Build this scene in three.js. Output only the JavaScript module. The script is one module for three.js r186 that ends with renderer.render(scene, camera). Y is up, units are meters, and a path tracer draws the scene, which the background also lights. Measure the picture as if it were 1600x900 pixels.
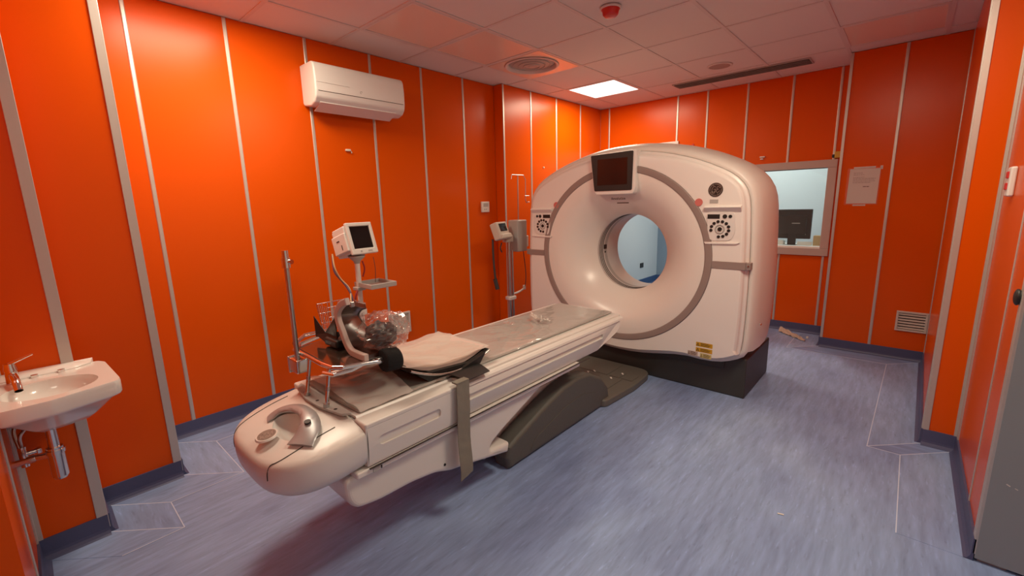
import * as THREE from 'three';
import { RoundedBoxGeometry } from 'three/addons/geometries/RoundedBoxGeometry.js';
import { mergeGeometries, mergeVertices, toCreasedNormals } from 'three/addons/utils/BufferGeometryUtils.js';
import { RectAreaLightUniformsLib } from 'three/addons/lights/RectAreaLightUniformsLib.js';
import { FontLoader } from 'three/addons/loaders/FontLoader.js';
import { TextGeometry } from 'three/addons/geometries/TextGeometry.js';
import { ImprovedNoise } from 'three/addons/math/ImprovedNoise.js';
import { Brush, Evaluator, SUBTRACTION } from 'three-bvh-csg';

// ---------- camera, lights, exposure ----------
const scene = new THREE.Scene();
scene.background = new THREE.Color(0x05060a);
const camera = new THREE.PerspectiveCamera(66.41, 1600 / 900, 0.05, 40);
camera.position.set(0, 1.43, 0);
camera.rotation.order = 'YXZ';
camera.rotation.set(THREE.MathUtils.degToRad(-10.888), THREE.MathUtils.degToRad(42.08), THREE.MathUtils.degToRad(-1.44));
const renderer = new THREE.WebGLRenderer({ antialias: true });
renderer.toneMapping = THREE.LinearToneMapping;
renderer.toneMappingExposure = 1.1;
renderer.shadowMap.enabled = true;
RectAreaLightUniformsLib.init();
const LAMP = new THREE.Color(1.0, 0.84, 0.61), COOL = new THREE.Color(0.94, 1.0, 0.97);
// ceiling panels that are lit: [x0, z0 (far), light radiance, colour]
const LIT_PANELS = [[-2.94, -4.80, 26, LAMP], [-2.94, -1.17, 27, LAMP], [-0.54, -2.375, 30, LAMP], [0.06, 0.04, 6, LAMP]];
const ANNEX_RADIANCE = 24;

// ---------- helpers ----------
const rng = (s => () => { s |= 0; s = s + 0x6D2B79F5 | 0; let t = Math.imul(s ^ s >>> 15, 1 | s); t = t + Math.imul(t ^ t >>> 7, 61 | t) ^ t; return ((t ^ t >>> 14) >>> 0) / 4294967296; })(20240611);
const noise = new ImprovedNoise();
const V = (x, y, z) => new THREE.Vector3(x, y, z);
const used = {};
function numbered(n) { if (!(n in used)) { used[n] = 0; return n; } used[n]++; return n + '_' + String(used[n]).padStart(3, '0'); }
const origin = new Map();
function shade(m) { m.castShadow = true; m.receiveShadow = true; return m; }
function thing(name, label, category, pos, group) {
  const o = new THREE.Group(); o.name = numbered(name); o.position.copy(pos); origin.set(o, pos.clone());
  o.userData = { label, category }; if (group) o.userData.group = group;
  scene.add(o); return o;
}
function setting(name, pos = V(0, 0, 0)) {
  const o = new THREE.Group(); o.name = numbered(name); o.position.copy(pos); origin.set(o, pos.clone());
  o.userData = { kind: 'structure' }; scene.add(o); return o;
}
// geometry in world coordinates -> child mesh of parent
function part(name, geo, mat, parent, label) {
  if (Array.isArray(geo)) geo = merge(geo);
  const o = origin.get(parent); geo.translate(-o.x, -o.y, -o.z);
  const m = shade(new THREE.Mesh(geo, mat)); m.name = name; origin.set(m, o);
  if (label) m.userData.label = label;
  parent.add(m); return m;
}
function local(name, geo, mat, parent, label) {
  if (Array.isArray(geo)) geo = merge(geo);
  const m = shade(new THREE.Mesh(geo, mat)); m.name = name; if (label) m.userData.label = label; parent.add(m); return m;
}
function single(name, geo, mat, label, category, group) {
  if (Array.isArray(geo)) geo = merge(geo);
  geo.computeBoundingBox(); const b = geo.boundingBox; const p = V((b.min.x + b.max.x) / 2, b.min.y, (b.min.z + b.max.z) / 2);
  geo.translate(-p.x, -p.y, -p.z);
  const m = shade(new THREE.Mesh(geo, mat)); m.name = numbered(name); m.position.copy(p);
  m.userData = { label, category }; if (group) m.userData.group = group; scene.add(m); return m;
}
function merge(list) {
  return mergeGeometries(list.map(g => { const q = g.index ? g.toNonIndexed() : g.clone(); for (const k of Object.keys(q.attributes)) if (!['position', 'normal', 'uv'].includes(k)) q.deleteAttribute(k); return q; }));
}
const B = (x0, x1, y0, y1, z0, z1) => { const g = new THREE.BoxGeometry(x1 - x0, y1 - y0, z1 - z0); g.translate((x0 + x1) / 2, (y0 + y1) / 2, (z0 + z1) / 2); return g; };
const RB = (x0, x1, y0, y1, z0, z1, r = 0.005, s = 3) => { const g = new RoundedBoxGeometry(x1 - x0, y1 - y0, z1 - z0, s, r); g.translate((x0 + x1) / 2, (y0 + y1) / 2, (z0 + z1) / 2); return g; };
function tube(pts, r, seg = 40, rad = 10, tension = 0.5) { return new THREE.TubeGeometry(new THREE.CatmullRomCurve3(pts, false, 'catmullrom', tension), seg, r, rad, false); }
function rod(a, b, r, r2 = r, rad = 16) {
  const d = b.clone().sub(a), g = new THREE.CylinderGeometry(r2, r, d.length(), rad);
  g.applyQuaternion(new THREE.Quaternion().setFromUnitVectors(V(0, 1, 0), d.clone().normalize())); g.translate((a.x + b.x) / 2, (a.y + b.y) / 2, (a.z + b.z) / 2); return g;
}
// bent pipe made of straight runs with ball joints
function pipe(pts, r, rad = 12) { const l = []; for (let i = 0; i < pts.length - 1; i++) l.push(rod(pts[i], pts[i + 1], r, r, rad)); for (let i = 1; i < pts.length - 1; i++) { const s = new THREE.SphereGeometry(r, rad, 8); s.translate(pts[i].x, pts[i].y, pts[i].z); l.push(s); } return merge(l); }
function lathe(pts, seg = 64) { return new THREE.LatheGeometry(pts.map(p => new THREE.Vector2(p[0], p[1])), seg); }
function loft(rings, closed = true, cap0 = true, cap1 = true, crease = 0.6) {
  const n = rings[0].length, pos = [], uv = [], idx = [];
  rings.forEach((r, i) => r.forEach((p, j) => { pos.push(p.x, p.y, p.z); uv.push(j / n, i / rings.length); }));
  for (let i = 0; i < rings.length - 1; i++) for (let j = 0; j < (closed ? n : n - 1); j++) { const a = i * n + j, b = i * n + (j + 1) % n, c = a + n, d = b + n; idx.push(a, b, d, a, d, c); }
  const cap = (i, flip) => { const c = pos.length / 3, m = V(0, 0, 0); rings[i].forEach(p => m.add(p)); m.multiplyScalar(1 / n); pos.push(m.x, m.y, m.z); uv.push(.5, .5); for (let j = 0; j < n; j++) { const a = i * n + j, b = i * n + (j + 1) % n; flip ? idx.push(c, a, b) : idx.push(c, b, a); } };
  if (cap0) cap(0, false); if (cap1) cap(rings.length - 1, true);
  const g = new THREE.BufferGeometry(); g.setAttribute('position', new THREE.Float32BufferAttribute(pos, 3)); g.setAttribute('uv', new THREE.Float32BufferAttribute(uv, 2)); let vol = 0; for (let i = 0; i < idx.length; i += 3) { const a = 3 * idx[i], b = 3 * idx[i + 1], c = 3 * idx[i + 2]; vol += pos[a] * (pos[b + 1] * pos[c + 2] - pos[b + 2] * pos[c + 1]) - pos[a + 1] * (pos[b] * pos[c + 2] - pos[b + 2] * pos[c]) + pos[a + 2] * (pos[b] * pos[c + 1] - pos[b + 1] * pos[c]); }
  if (cap0 && cap1 && vol < 0) for (let i = 0; i < idx.length; i += 3) { const t = idx[i + 1]; idx[i + 1] = idx[i + 2]; idx[i + 2] = t; }
  g.setIndex(idx);
  return toCreasedNormals(g, crease);
}
// polygon in (a, b) extruded; axis 'x': a = z, b = y, from x0 to x1; axis 'z': a = x, b = y, from z0 to z1; axis 'y': a = x, b = z, from y0 to y1
function extrude(poly, axis, t0, t1, bevel = 0, holes = [], smooth = false, seg = 3) {
  const mk = (p, C) => { const s = new C(); if (smooth) { s.moveTo(p[0][0], p[0][1]); s.splineThru(p.slice(1).concat([p[0]]).map(q => new THREE.Vector2(q[0], q[1]))); } else p.forEach((q, i) => i ? s.lineTo(q[0], q[1]) : s.moveTo(q[0], q[1])); return s; };
  const s = poly.isShape ? poly : mk(poly, THREE.Shape); holes.forEach(h => s.holes.push(h.isPath ? h : mk(h, THREE.Path)));
  const d = t1 - t0;
  const g = new THREE.ExtrudeGeometry(s, { depth: d - 2 * bevel, bevelEnabled: bevel > 0, bevelSize: bevel, bevelThickness: bevel, bevelOffset: -bevel, bevelSegments: seg, curveSegments: 48, steps: 1 });
  g.translate(0, 0, bevel);
  const m = new THREE.Matrix4();
  if (axis === 'x') m.makeBasis(V(0, 0, -1), V(0, 1, 0), V(1, 0, 0)).multiply(new THREE.Matrix4().makeScale(-1, 1, 1)).setPosition(t0, 0, 0);
  if (axis === 'x') { g.applyMatrix4(new THREE.Matrix4().makeScale(-1, 1, 1)); flip(g); m.makeBasis(V(0, 0, -1), V(0, 1, 0), V(1, 0, 0)).setPosition(t0, 0, 0); }
  if (axis === 'z') m.makeTranslation(0, 0, t0);
  if (axis === 'y') { g.applyMatrix4(new THREE.Matrix4().makeScale(1, -1, 1)); flip(g); m.makeBasis(V(1, 0, 0), V(0, 0, -1), V(0, 1, 0)).setPosition(0, t0, 0); }
  g.applyMatrix4(m); return g;
}
function flip(g) { for (const k of ['position', 'normal', 'uv']) { const a = g.attributes[k], s = a.itemSize; for (let i = 0; i < a.count; i += 3) for (let c = 0; c < s; c++) { const t = a.array[(i + 1) * s + c]; a.array[(i + 1) * s + c] = a.array[(i + 2) * s + c]; a.array[(i + 2) * s + c] = t; } } const n = g.attributes.normal; return g; }
function roundedPoly(pts, r, k = 6) { // round the corners of a polygon
  const out = [], n = pts.length;
  for (let i = 0; i < n; i++) {
    const p = new THREE.Vector2(...pts[i]), a = new THREE.Vector2(...pts[(i + n - 1) % n]), b = new THREE.Vector2(...pts[(i + 1) % n]);
    const rr = Math.min(pts[i][2] ?? r, p.distanceTo(a) * .49, p.distanceTo(b) * .49);
    const s = a.clone().sub(p).setLength(rr).add(p), e = b.clone().sub(p).setLength(rr).add(p);
    for (let j = 0; j <= k; j++) { const t = j / k; out.push([(1 - t) ** 2 * s.x + 2 * t * (1 - t) * p.x + t * t * e.x, (1 - t) ** 2 * s.y + 2 * t * (1 - t) * p.y + t * t * e.y]); }
  }
  return out;
}
const circle = (cx, cy, r, n = 48, a0 = 0, a1 = Math.PI * 2) => Array.from({ length: n }, (_, i) => { const a = a0 + (a1 - a0) * i / n; return [cx + r * Math.cos(a), cy + r * Math.sin(a)]; });
function disc(c, r, h, n = V(0, 0, 1), seg = 40) { return rod(c, c.clone().addScaledVector(n, h), r, r, seg); }
// a thin sheet from a function (u, v) -> Vector3, with a little thickness
function sheet(f, nu, nv, th = 0.0012) {
  const pos = [], uv = [], idx = [], P = (i, j) => f(i / nu, j / nv), N = [];
  for (let j = 0; j <= nv; j++) for (let i = 0; i <= nu; i++) { const e = 1e-3, u = i / nu, v = j / nv, p = f(u, v), du = f(Math.min(1, u + e), v).sub(f(Math.max(0, u - e), v)), dv = f(u, Math.min(1, v + e)).sub(f(u, Math.max(0, v - e))); const n = du.cross(dv).normalize(); if (!(n.lengthSq() > .5)) n.set(0, 1, 0); N.push(n); pos.push(p.x, p.y, p.z); uv.push(u, v); }
  const M = (nu + 1) * (nv + 1);
  if (th) for (let k = 0; k < M; k++) { pos.push(pos[3 * k] - N[k].x * th, pos[3 * k + 1] - N[k].y * th, pos[3 * k + 2] - N[k].z * th); uv.push(uv[2 * k], uv[2 * k + 1]); }
  const id = (i, j) => j * (nu + 1) + i;
  for (let j = 0; j < nv; j++) for (let i = 0; i < nu; i++) { const a = id(i, j), b = id(i + 1, j), c = id(i + 1, j + 1), d = id(i, j + 1); idx.push(a, b, c, a, c, d); if (th) idx.push(M + a, M + c, M + b, M + a, M + d, M + c); }
  if (th) { const edge = (a, b) => idx.push(a, M + a, M + b, a, M + b, b); for (let i = 0; i < nu; i++) { edge(id(i, 0), id(i + 1, 0)); edge(id(i + 1, nv), id(i, nv)); } for (let j = 0; j < nv; j++) { edge(id(nu, j), id(nu, j + 1)); edge(id(0, j + 1), id(0, j)); } }
  const g = new THREE.BufferGeometry(); g.setAttribute('position', new THREE.Float32BufferAttribute(pos, 3)); g.setAttribute('uv', new THREE.Float32BufferAttribute(uv, 2)); g.setIndex(idx); return toCreasedNormals(g, 0.9);
}
function carve(a, b, crease = .5) { const A = new Brush(a.index ? a : mergeVertices(a)), C = new Brush(b); A.updateMatrixWorld(); C.updateMatrixWorld(); const ev = new Evaluator(); ev.useGroups = false; const q = ev.evaluate(A, C, SUBTRACTION).geometry.clone(); q.clearGroups(); return toCreasedNormals(q, crease); }
function spin(g, c, ax, ay, az) { g.translate(-c.x, -c.y, -c.z); g.applyMatrix4(new THREE.Matrix4().makeRotationFromEuler(new THREE.Euler(ax, ay, az, 'YXZ'))); g.translate(c.x, c.y, c.z); return g; }

// ---------- textures ----------
function dataTex(w, h, f, srgb) {
  const d = new Uint8Array(w * h * 4);
  for (let y = 0; y < h; y++) for (let x = 0; x < w; x++) { const c = f(x, y), i = 4 * (y * w + x); d[i] = c[0]; d[i + 1] = c[1]; d[i + 2] = c[2]; d[i + 3] = 255; }
  const t = new THREE.DataTexture(d, w, h, THREE.RGBAFormat); t.wrapS = t.wrapT = THREE.RepeatWrapping; t.magFilter = THREE.LinearFilter; t.minFilter = THREE.LinearMipmapLinearFilter; t.generateMipmaps = true; if (srgb) t.colorSpace = THREE.SRGBColorSpace; t.needsUpdate = true; return t;
}
function tileNoise(n, sx, sy, oct = 3) { // periodic value noise over n x n
  const out = new Float32Array(n * n); let amp = 1, tot = 0;
  for (let o = 0; o < oct; o++) {
    const gx = sx << o, gy = sy << o, g = Array.from({ length: gx * gy }, () => rng());
    for (let y = 0; y < n; y++) for (let x = 0; x < n; x++) { const u = x / n * gx, v = y / n * gy, i = Math.floor(u), j = Math.floor(v), a = u - i, b = v - j, s = a * a * (3 - 2 * a), t = b * b * (3 - 2 * b), G = (p, q) => g[(q % gy) * gx + p % gx]; out[y * n + x] += amp * ((G(i, j) * (1 - s) + G(i + 1, j) * s) * (1 - t) + (G(i, j + 1) * (1 - s) + G(i + 1, j + 1) * s) * t); }
    tot += amp; amp *= .6;
  }
  for (let i = 0; i < out.length; i++) out[i] /= tot; return out;
}
function vinylTex(base) { // marbled vinyl with flecks running along v
  const n = 1024, A = tileNoise(n, 5, 3, 3), S = tileNoise(n, 90, 12, 3), F = new Float32Array(n * n);
  for (let k = 0; k < 5200; k++) { const x = Math.floor(rng() * n), y = Math.floor(rng() * n), L = 8 + rng() * 34, w = 1 + Math.floor(rng() * 4), v = (rng() - .47) * (rng() < .3 ? 1 : .5), sl = (rng() - .5) * .25; for (let t = 0; t < L; t++) { const f = Math.sin(Math.PI * t / L); for (let q = 0; q < w; q++) F[((y + t) % n) * n + ((x + q + Math.round(sl * t)) % n + n) % n] += v * f; } }
  return dataTex(n, n, (x, y) => { const i = y * n + x, m = 1 + (A[i] - .5) * .22 + (S[i] - .5) * .20 + THREE.MathUtils.clamp(F[i], -.5, .6) * .18; return base.map((c, k) => THREE.MathUtils.clamp(c * m * (k < 2 ? 1 + (A[i] - .5) * .10 : 1), 0, 255)); }, true);
}
const vinyl = vinylTex([138, 160, 203]);
const vinylX = vinyl.clone(); vinylX.rotation = Math.PI / 2; vinylX.needsUpdate = true;
const speck = (() => { const n = 512, A = tileNoise(n, 128, 128, 2); return dataTex(n, n, (x, y) => { const v = 255 * A[y * n + x]; return [v, v, v]; }); })();
const soft = (() => { const n = 512, A = tileNoise(n, 6, 6, 4); return dataTex(n, n, (x, y) => { const v = 110 + 110 * A[y * n + x]; return [v, v, v]; }); })();
const brush = (() => { const n = 512, A = tileNoise(n, 180, 3, 2); return dataTex(n, n, (x, y) => { const v = 90 + 120 * A[y * n + x]; return [v, v, v]; }); })();
const rep = (t, x, y = x) => { const c = t.clone(); c.repeat.set(x, y); c.needsUpdate = true; return c; };
function canvasTex(w, h, draw) { const c = document.createElement('canvas'); c.width = w; c.height = h; const g = c.getContext('2d'); draw(g, w, h); const t = new THREE.CanvasTexture(c); t.colorSpace = THREE.SRGBColorSpace; return t; }

// ---------- materials ----------
const std = o => new THREE.MeshStandardMaterial(o), phy = o => new THREE.MeshPhysicalMaterial(o);
const lin = (r, g, b) => new THREE.Color().setRGB(r, g, b);
const M = {
  orange: phy({ color: lin(0.70, 0.090, 0.001), roughness: 0.27, specularIntensity: 0.36, bumpMap: soft, bumpScale: 0.0006 }),
  alu: std({ color: lin(0.58, 0.54, 0.50), roughness: 0.75, metalness: 0.55, roughnessMap: brush }),
  vinyl: std({ map: vinyl, roughness: 0.5 }), vinylX: std({ map: vinylX, roughness: 0.5 }),
  weld: std({ color: lin(0.60, 0.68, 0.86), roughness: 0.6 }),
  skirt: std({ color: lin(0.075, 0.085, 0.18), roughness: 0.5, bumpMap: speck, bumpScale: 0.0003 }),
  core: std({ color: lin(0.35, 0.33, 0.31), roughness: 0.9 }),
  tile: std({ color: lin(0.74, 0.70, 0.67), roughness: 0.95, bumpMap: rep(speck, 3), bumpScale: 0.0008 }),
  tileCore: std({ color: lin(0.5, 0.5, 0.5), roughness: 0.95 }),
  tbar: std({ color: lin(0.66, 0.62, 0.60), roughness: 0.5 }),
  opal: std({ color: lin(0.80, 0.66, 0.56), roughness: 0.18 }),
  white: std({ color: lin(0.76, 0.74, 0.71), roughness: 0.34 }),
  cover: phy({ color: lin(0.83, 0.80, 0.76), roughness: 0.36, clearcoat: 0.25, clearcoatRoughness: 0.25 }),
  tableWhite: phy({ color: lin(0.74, 0.71, 0.67), roughness: 0.36, clearcoat: 0.25, clearcoatRoughness: 0.25 }),
  shell: phy({ color: lin(0.76, 0.72, 0.67), roughness: 0.38, clearcoat: 0.2, clearcoatRoughness: 0.3 }),
  funnel: phy({ color: lin(0.82, 0.78, 0.73), roughness: 0.33, clearcoat: 0.3, clearcoatRoughness: 0.2 }),
  band: std({ color: lin(0.30, 0.235, 0.215), roughness: 0.45 }),
  bore: std({ color: lin(0.62, 0.58, 0.55), roughness: 0.35 }),
  dark: std({ color: lin(0.045, 0.045, 0.045), roughness: 0.6 }),
  charcoal: std({ color: lin(0.135, 0.13, 0.115), roughness: 0.5, bumpMap: speck, bumpScale: 0.0004 }),
  baseDark: std({ color: lin(0.04, 0.04, 0.038), roughness: 0.5, bumpMap: speck, bumpScale: 0.0003 }),
  pad: std({ color: lin(0.098, 0.095, 0.084), roughness: 0.55, bumpMap: speck, bumpScale: 0.0006 }),
  black: std({ color: lin(0.012, 0.012, 0.012), roughness: 0.45 }),
  blackGloss: phy({ color: lin(0.012, 0.011, 0.011), roughness: 0.14, specularIntensity: .6 }),
  bezel: std({ color: lin(0.010, 0.009, 0.009), roughness: 0.5 }),
  screen: phy({ color: lin(0.014, 0.011, 0.011), roughness: 0.1, specularIntensity: .7 }),
  foam: std({ color: lin(0.007, 0.007, 0.008), roughness: 0.95, bumpMap: speck, bumpScale: 0.001 }),
  chrome: std({ color: lin(0.78, 0.77, 0.75), roughness: 0.14, metalness: 1 }),
  steel: std({ color: lin(0.55, 0.54, 0.52), roughness: 0.3, metalness: 1 }),
  silver: std({ color: lin(0.42, 0.42, 0.43), roughness: 0.36, metalness: 0.35 }),
  greyPlastic: std({ color: lin(0.42, 0.40, 0.38), roughness: 0.5 }),
  beige: std({ color: lin(0.52, 0.47, 0.41), roughness: 0.5 }),
  monitorWhite: std({ color: lin(0.72, 0.70, 0.66), roughness: 0.45 }),
  mattress: std({ color: lin(0.40, 0.38, 0.35), roughness: 0.5, bumpMap: rep(speck, 2), bumpScale: 0.0004 }),
  film: phy({ color: lin(1, 1, 1), roughness: 0.10, transmission: .93, thickness: 0, ior: 1.45, specularIntensity: 1 }),
  bagFilm: phy({ color: lin(.98, .97, .96), roughness: 0.05, transmission: .93, thickness: 0, ior: 1.5 }),
  filmMilky: phy({ color: lin(.95, .90, .86), roughness: 0.2, transmission: .55, thickness: 0, ior: 1.45 }),
  filmDull: phy({ color: lin(0.92, 0.88, 0.82), roughness: 0.32, transmission: 0.55, thickness: 0, ior: 1.45 }),
  pinkFoam: std({ color: lin(0.62, 0.50, 0.45), roughness: 0.85 }),
  strap: std({ color: lin(0.24, 0.22, 0.18), roughness: 0.9, bumpMap: rep(speck, 1), bumpScale: 0.0008 }),
  ceramic: phy({ color: lin(0.80, 0.78, 0.74), roughness: 0.16, clearcoat: 0.6, clearcoatRoughness: 0.06 }),
  glass: phy({ color: lin(0.97, 1, 0.99), roughness: 0.02, transmission: 1, thickness: 0, ior: 1.5 }),
  red: std({ color: lin(0.55, 0.025, 0.02), roughness: 0.4 }),
  stopRed: std({ color: lin(0.62, 0.17, 0.15), roughness: 0.45 }),
  yellow: std({ color: lin(0.62, 0.40, 0.04), roughness: 0.5 }),
  paper: std({ color: lin(0.74, 0.72, 0.68), roughness: 0.85 }),
  annexWall: std({ color: lin(0.72, 0.76, 0.76), roughness: 0.8, bumpMap: soft, bumpScale: 0.0005 }),
  annexBlue: std({ color: lin(0.28, 0.36, 0.44), roughness: 0.8 }),
  annexFloor: std({ color: lin(0.07, 0.13, 0.27), roughness: 0.5 }),
  doorGrey: std({ color: lin(0.27, 0.31, 0.34), roughness: 0.55, bumpMap: soft, bumpScale: 0.0004 }),
  desk: std({ color: lin(0.72, 0.70, 0.60), roughness: 0.6 }),
  card: std({ color: lin(0.50, 0.33, 0.17), roughness: 0.9 }),
  seam: std({ color: lin(0.06, 0.045, 0.04), roughness: 0.8 }),
  purple: std({ color: lin(0.16, 0.10, 0.17), roughness: 0.5 }), cableRed: std({ color: lin(0.30, 0.02, 0.02), roughness: 0.5 }), cableTan: std({ color: lin(0.6, 0.45, 0.25), roughness: 0.5 }),
};

// ---------- room dimensions ----------
const CEIL = 2.62, XC = -3.35, XB = -2.84, XA = -2.57, XD = -3.23, ZE = -5.43, ZF = -5.0, XF = -0.53, XG = 0.21, XGN = 0.183, ZH = -3.31, XI = 0.328, ZW = 0.15, ZDOOR = -2.31;

// ---------- walls: run from p0 (left end as seen from inside) to p1 ----------
function wall(name, p0, p1, breaks, opt = {}) {
  const d = V(p1[0] - p0[0], 0, p1[1] - p0[1]), L = d.length(), ang = Math.atan2(-d.z, d.x);
  const w = setting(name, V(p0[0], 0, p0[1])); w.rotation.y = ang;
  const t = opt.thick ?? 0.14, e0 = opt.e0 ?? -.0135, e1 = opt.e1 ?? -.0135, holes = opt.holes || [];
  const mat = opt.mat || M.orange;
  const coreShape = [[-e0, 0], [L + e1, 0], [L + e1, CEIL + .04], [-e0, CEIL + .04]];
  local('wall_core', extrude(coreShape, 'z', -t, -0.012, 0, holes.map(h => [[h[0], Math.max(.002, h[2])], [h[1], Math.max(.002, h[2])], [h[1], h[3]], [h[0], h[3]]])), opt.coreMat || M.core, w);
  const xs = [0, ...breaks, L];
  for (let i = 0; i < xs.length - 1; i++) {
    const a = xs[i] + .0015, b = xs[i + 1] - .0015; if (b - a < .005) continue;
    let rects = [[a, b, .094, CEIL]];
    for (const h of holes) rects = rects.flatMap(r => { if (h[1] <= r[0] || h[0] >= r[1]) return [r]; const o = []; if (h[0] > r[0]) o.push([r[0], h[0], r[2], r[3]]); if (h[1] < r[1]) o.push([h[1], r[1], r[2], r[3]]); const m0 = Math.max(r[0], h[0]), m1 = Math.min(r[1], h[1]); if (h[2] > r[2] + .01) o.push([m0, m1, r[2], h[2]]); if (h[3] < r[3]) o.push([m0, m1, h[3], r[3]]); return o; });
    for (const r of rects) if (r[1] - r[0] > .004) { const g = new THREE.BoxGeometry(r[1] - r[0], r[3] - r[2], .012); g.translate((r[0] + r[1]) / 2, (r[2] + r[3]) / 2, -.006); uvMetres(g); local('panel', g, mat, w); }
  }
  const sw = opt.stripW ?? 0.022;
  for (const x of breaks) { let ys = [[.094, CEIL]]; for (const h of holes) if (x > h[0] && x < h[1]) ys = ys.flatMap(r => { const o = []; if (h[2] > r[0]) o.push([r[0], h[2]]); if (h[3] < r[1]) o.push([h[3], r[1]]); return o; }); for (const r of ys) local('joint_strip', strip(x - sw / 2, x + sw / 2, r[0], r[1]), M.alu, w); }
  for (const [x0, x1, d0] of opt.trims || []) local('corner_trim', RB(x0, x1, .03, CEIL, d0 ?? -.004, .006, .002, 2), M.alu, w);
  // baseboard: coved vinyl turned up against the wall
  if (!opt.noSkirt) {
    const bb = setting(opt.skirt || 'baseboard_left', V(p0[0], 0, p0[1])); bb.rotation.y = ang;
    const runs = opt.skirtRuns || [[-(opt.s0 ?? 0), L + (opt.s1 ?? 0)]];
    for (const [a, b] of runs) local('cove_skirting', extrude([[0, 0], [.03, 0], [.017, .006], [.010, .018], [.008, .03], [.008, .094], [0, .094]].map(p => [p[0], p[1]]), 'z', 0, b - a).applyMatrix4(new THREE.Matrix4().makeBasis(V(0, 0, 1), V(0, 1, 0), V(-1, 0, 0)).setPosition(b, 0, 0)), M.skirt, bb);
  }
  return w;
}
function strip(x0, x1, y0, y1) { const g = extrude([[x0, 0], [x1, 0], [x1, .0025], [x1 - .004, .005], [x0 + .004, .005], [x0, .0025]], 'z', y0, y1); g.applyMatrix4(new THREE.Matrix4().makeBasis(V(1, 0, 0), V(0, 0, 1), V(0, -1, 0)).multiply(new THREE.Matrix4().makeTranslation(0, 0, 0))); g.translate(0, y0 + y1, 0); uvMetres(g, 6); return g; }
function uvMetres(g, k = 1) { const p = g.attributes.position, n = g.attributes.normal, u = g.attributes.uv; for (let i = 0; i < p.count; i++) { const ax = Math.abs(n.getX(i)), ay = Math.abs(n.getY(i)); if (ay > .7) u.setXY(i, p.getX(i) * k, p.getZ(i) * k); else if (ax > .7) u.setXY(i, p.getZ(i) * k, p.getY(i) * k); else u.setXY(i, p.getX(i) * k, p.getY(i) * k); } return g; }

// left side, near to far
wall('wall_near_left', [-1.9, 1.2], [-1.9, ZW], [.5], { skirt: 'baseboard_near_left' });
wall('wall_left_return', [-1.9, ZW], [XA, ZW], [.33], { trims: [[.645, .668]], skirt: 'baseboard_left' });
wall('wall_left', [XA, ZW], [XA, -0.07], [], { trims: [[0, .02], [.184, .222]], skirt: 'baseboard_left' });
wall('wall_left', [XA, -0.07], [XB, -0.07], [], { thick: .06, skirt: 'baseboard_left' });
wall('wall_left', [XB, -0.07], [XB, -0.40], [], { trims: [[.296, .332]], skirt: 'baseboard_left' });
wall('wall_left', [XB, -0.40], [XC, -0.40], [], { thick: .06, skirt: 'baseboard_left' });
wall('wall_left', [XC, -0.40], [XC, -3.50], [-.575, -1.07, -1.57, -2.08, -2.58, -3.07].map(z => -.40 - z), { e1: .1, skirt: 'baseboard_left' });
wall('wall_left', [XC, -3.50], [XD, -3.50], [], { thick: .04, skirt: 'baseboard_left' });
wall('wall_left', [XD, -3.50], [XD, ZE], [.455, .93, 1.44], { trims: [[0, .02]], skirt: 'baseboard_left' });
// back wall with doorway and window
const DOOR = [-3.02, -2.22, 2.05], WIN = [-1.66, -0.66, 0.90, 1.70];
const bx = x => x - XD;
wall('wall_back', [XD, ZE], [XF, ZE], [-3.10, -2.19, -1.85, -1.435, -1.017, -0.624].map(bx), { e0: .1, e1: .1, holes: [[bx(DOOR[0]), bx(DOOR[1]), -.01, DOOR[2]], [bx(WIN[0]), bx(WIN[1]), WIN[2], WIN[3]]], coreMat: M.annexWall, skirt: 'baseboard_back', skirtRuns: [[0, bx(DOOR[0]) - .06], [bx(DOOR[1]) + .06, bx(XF)]] });
wall('wall_right_return', [XF, ZE], [XF, ZF], [], { thick: .05, skirt: 'baseboard_back' });
wall('wall_right_back', [XF, ZF], [XG, ZF], [.37], { e1: .1, trims: [[0, .022]], skirt: 'baseboard_back' });
wall('wall_right', [XG, ZF], [XGN, ZH], [], { trims: [[0.01, .028], [1.655, 1.69]], skirt: 'baseboard_right' });
wall('wall_right_step', [XGN, ZH], [XI, ZH], [], { thick: .06, trims: [[0, .026], [.127, .145]], skirt: 'baseboard_right' });
wall('wall_right', [XI, ZH], [XI, ZDOOR], [.70], { thick: .09, stripW: .008, trims: [[.004, .05], [.955, 1.0]], skirt: 'baseboard_right' });
wall('wall_near_right', [1.3, ZDOOR], [1.3, 1.2], [.6, 1.2, 1.8, 2.4, 3.0], { mat: M.annexWall, e0: .1, e1: .1, skirt: 'baseboard_near_right' });
wall('wall_near', [1.3, 1.2], [-1.9, 1.2], [.5, 1.0, 1.5, 2.0, 2.5], { e0: .1, e1: .1, skirt: 'baseboard_near' });
// grey door leaf standing open past the end of the right wall
{ const w = setting('door_2', V(.80, 0, ZDOOR - .03));
  part('door_leaf', uvMetres(RB(XI + .002, 1.29, .012, 2.12, ZDOOR - .05, ZDOOR, .003)), M.doorGrey, w);
  part('door_header', RB(XI + .002, 1.29, 2.125, CEIL, ZDOOR - .05, ZDOOR, .003), M.doorGrey, w);
  part('scuff', [spin(B(.372, .384, .352, .355, ZDOOR, ZDOOR + .0006), V(.378, .353, ZDOOR), 0, 0, -.5), spin(B(.395, .404, .345, .347, ZDOOR, ZDOOR + .0006), V(.4, .346, ZDOOR), 0, 0, -.4)], M.paper, w); }

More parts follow.
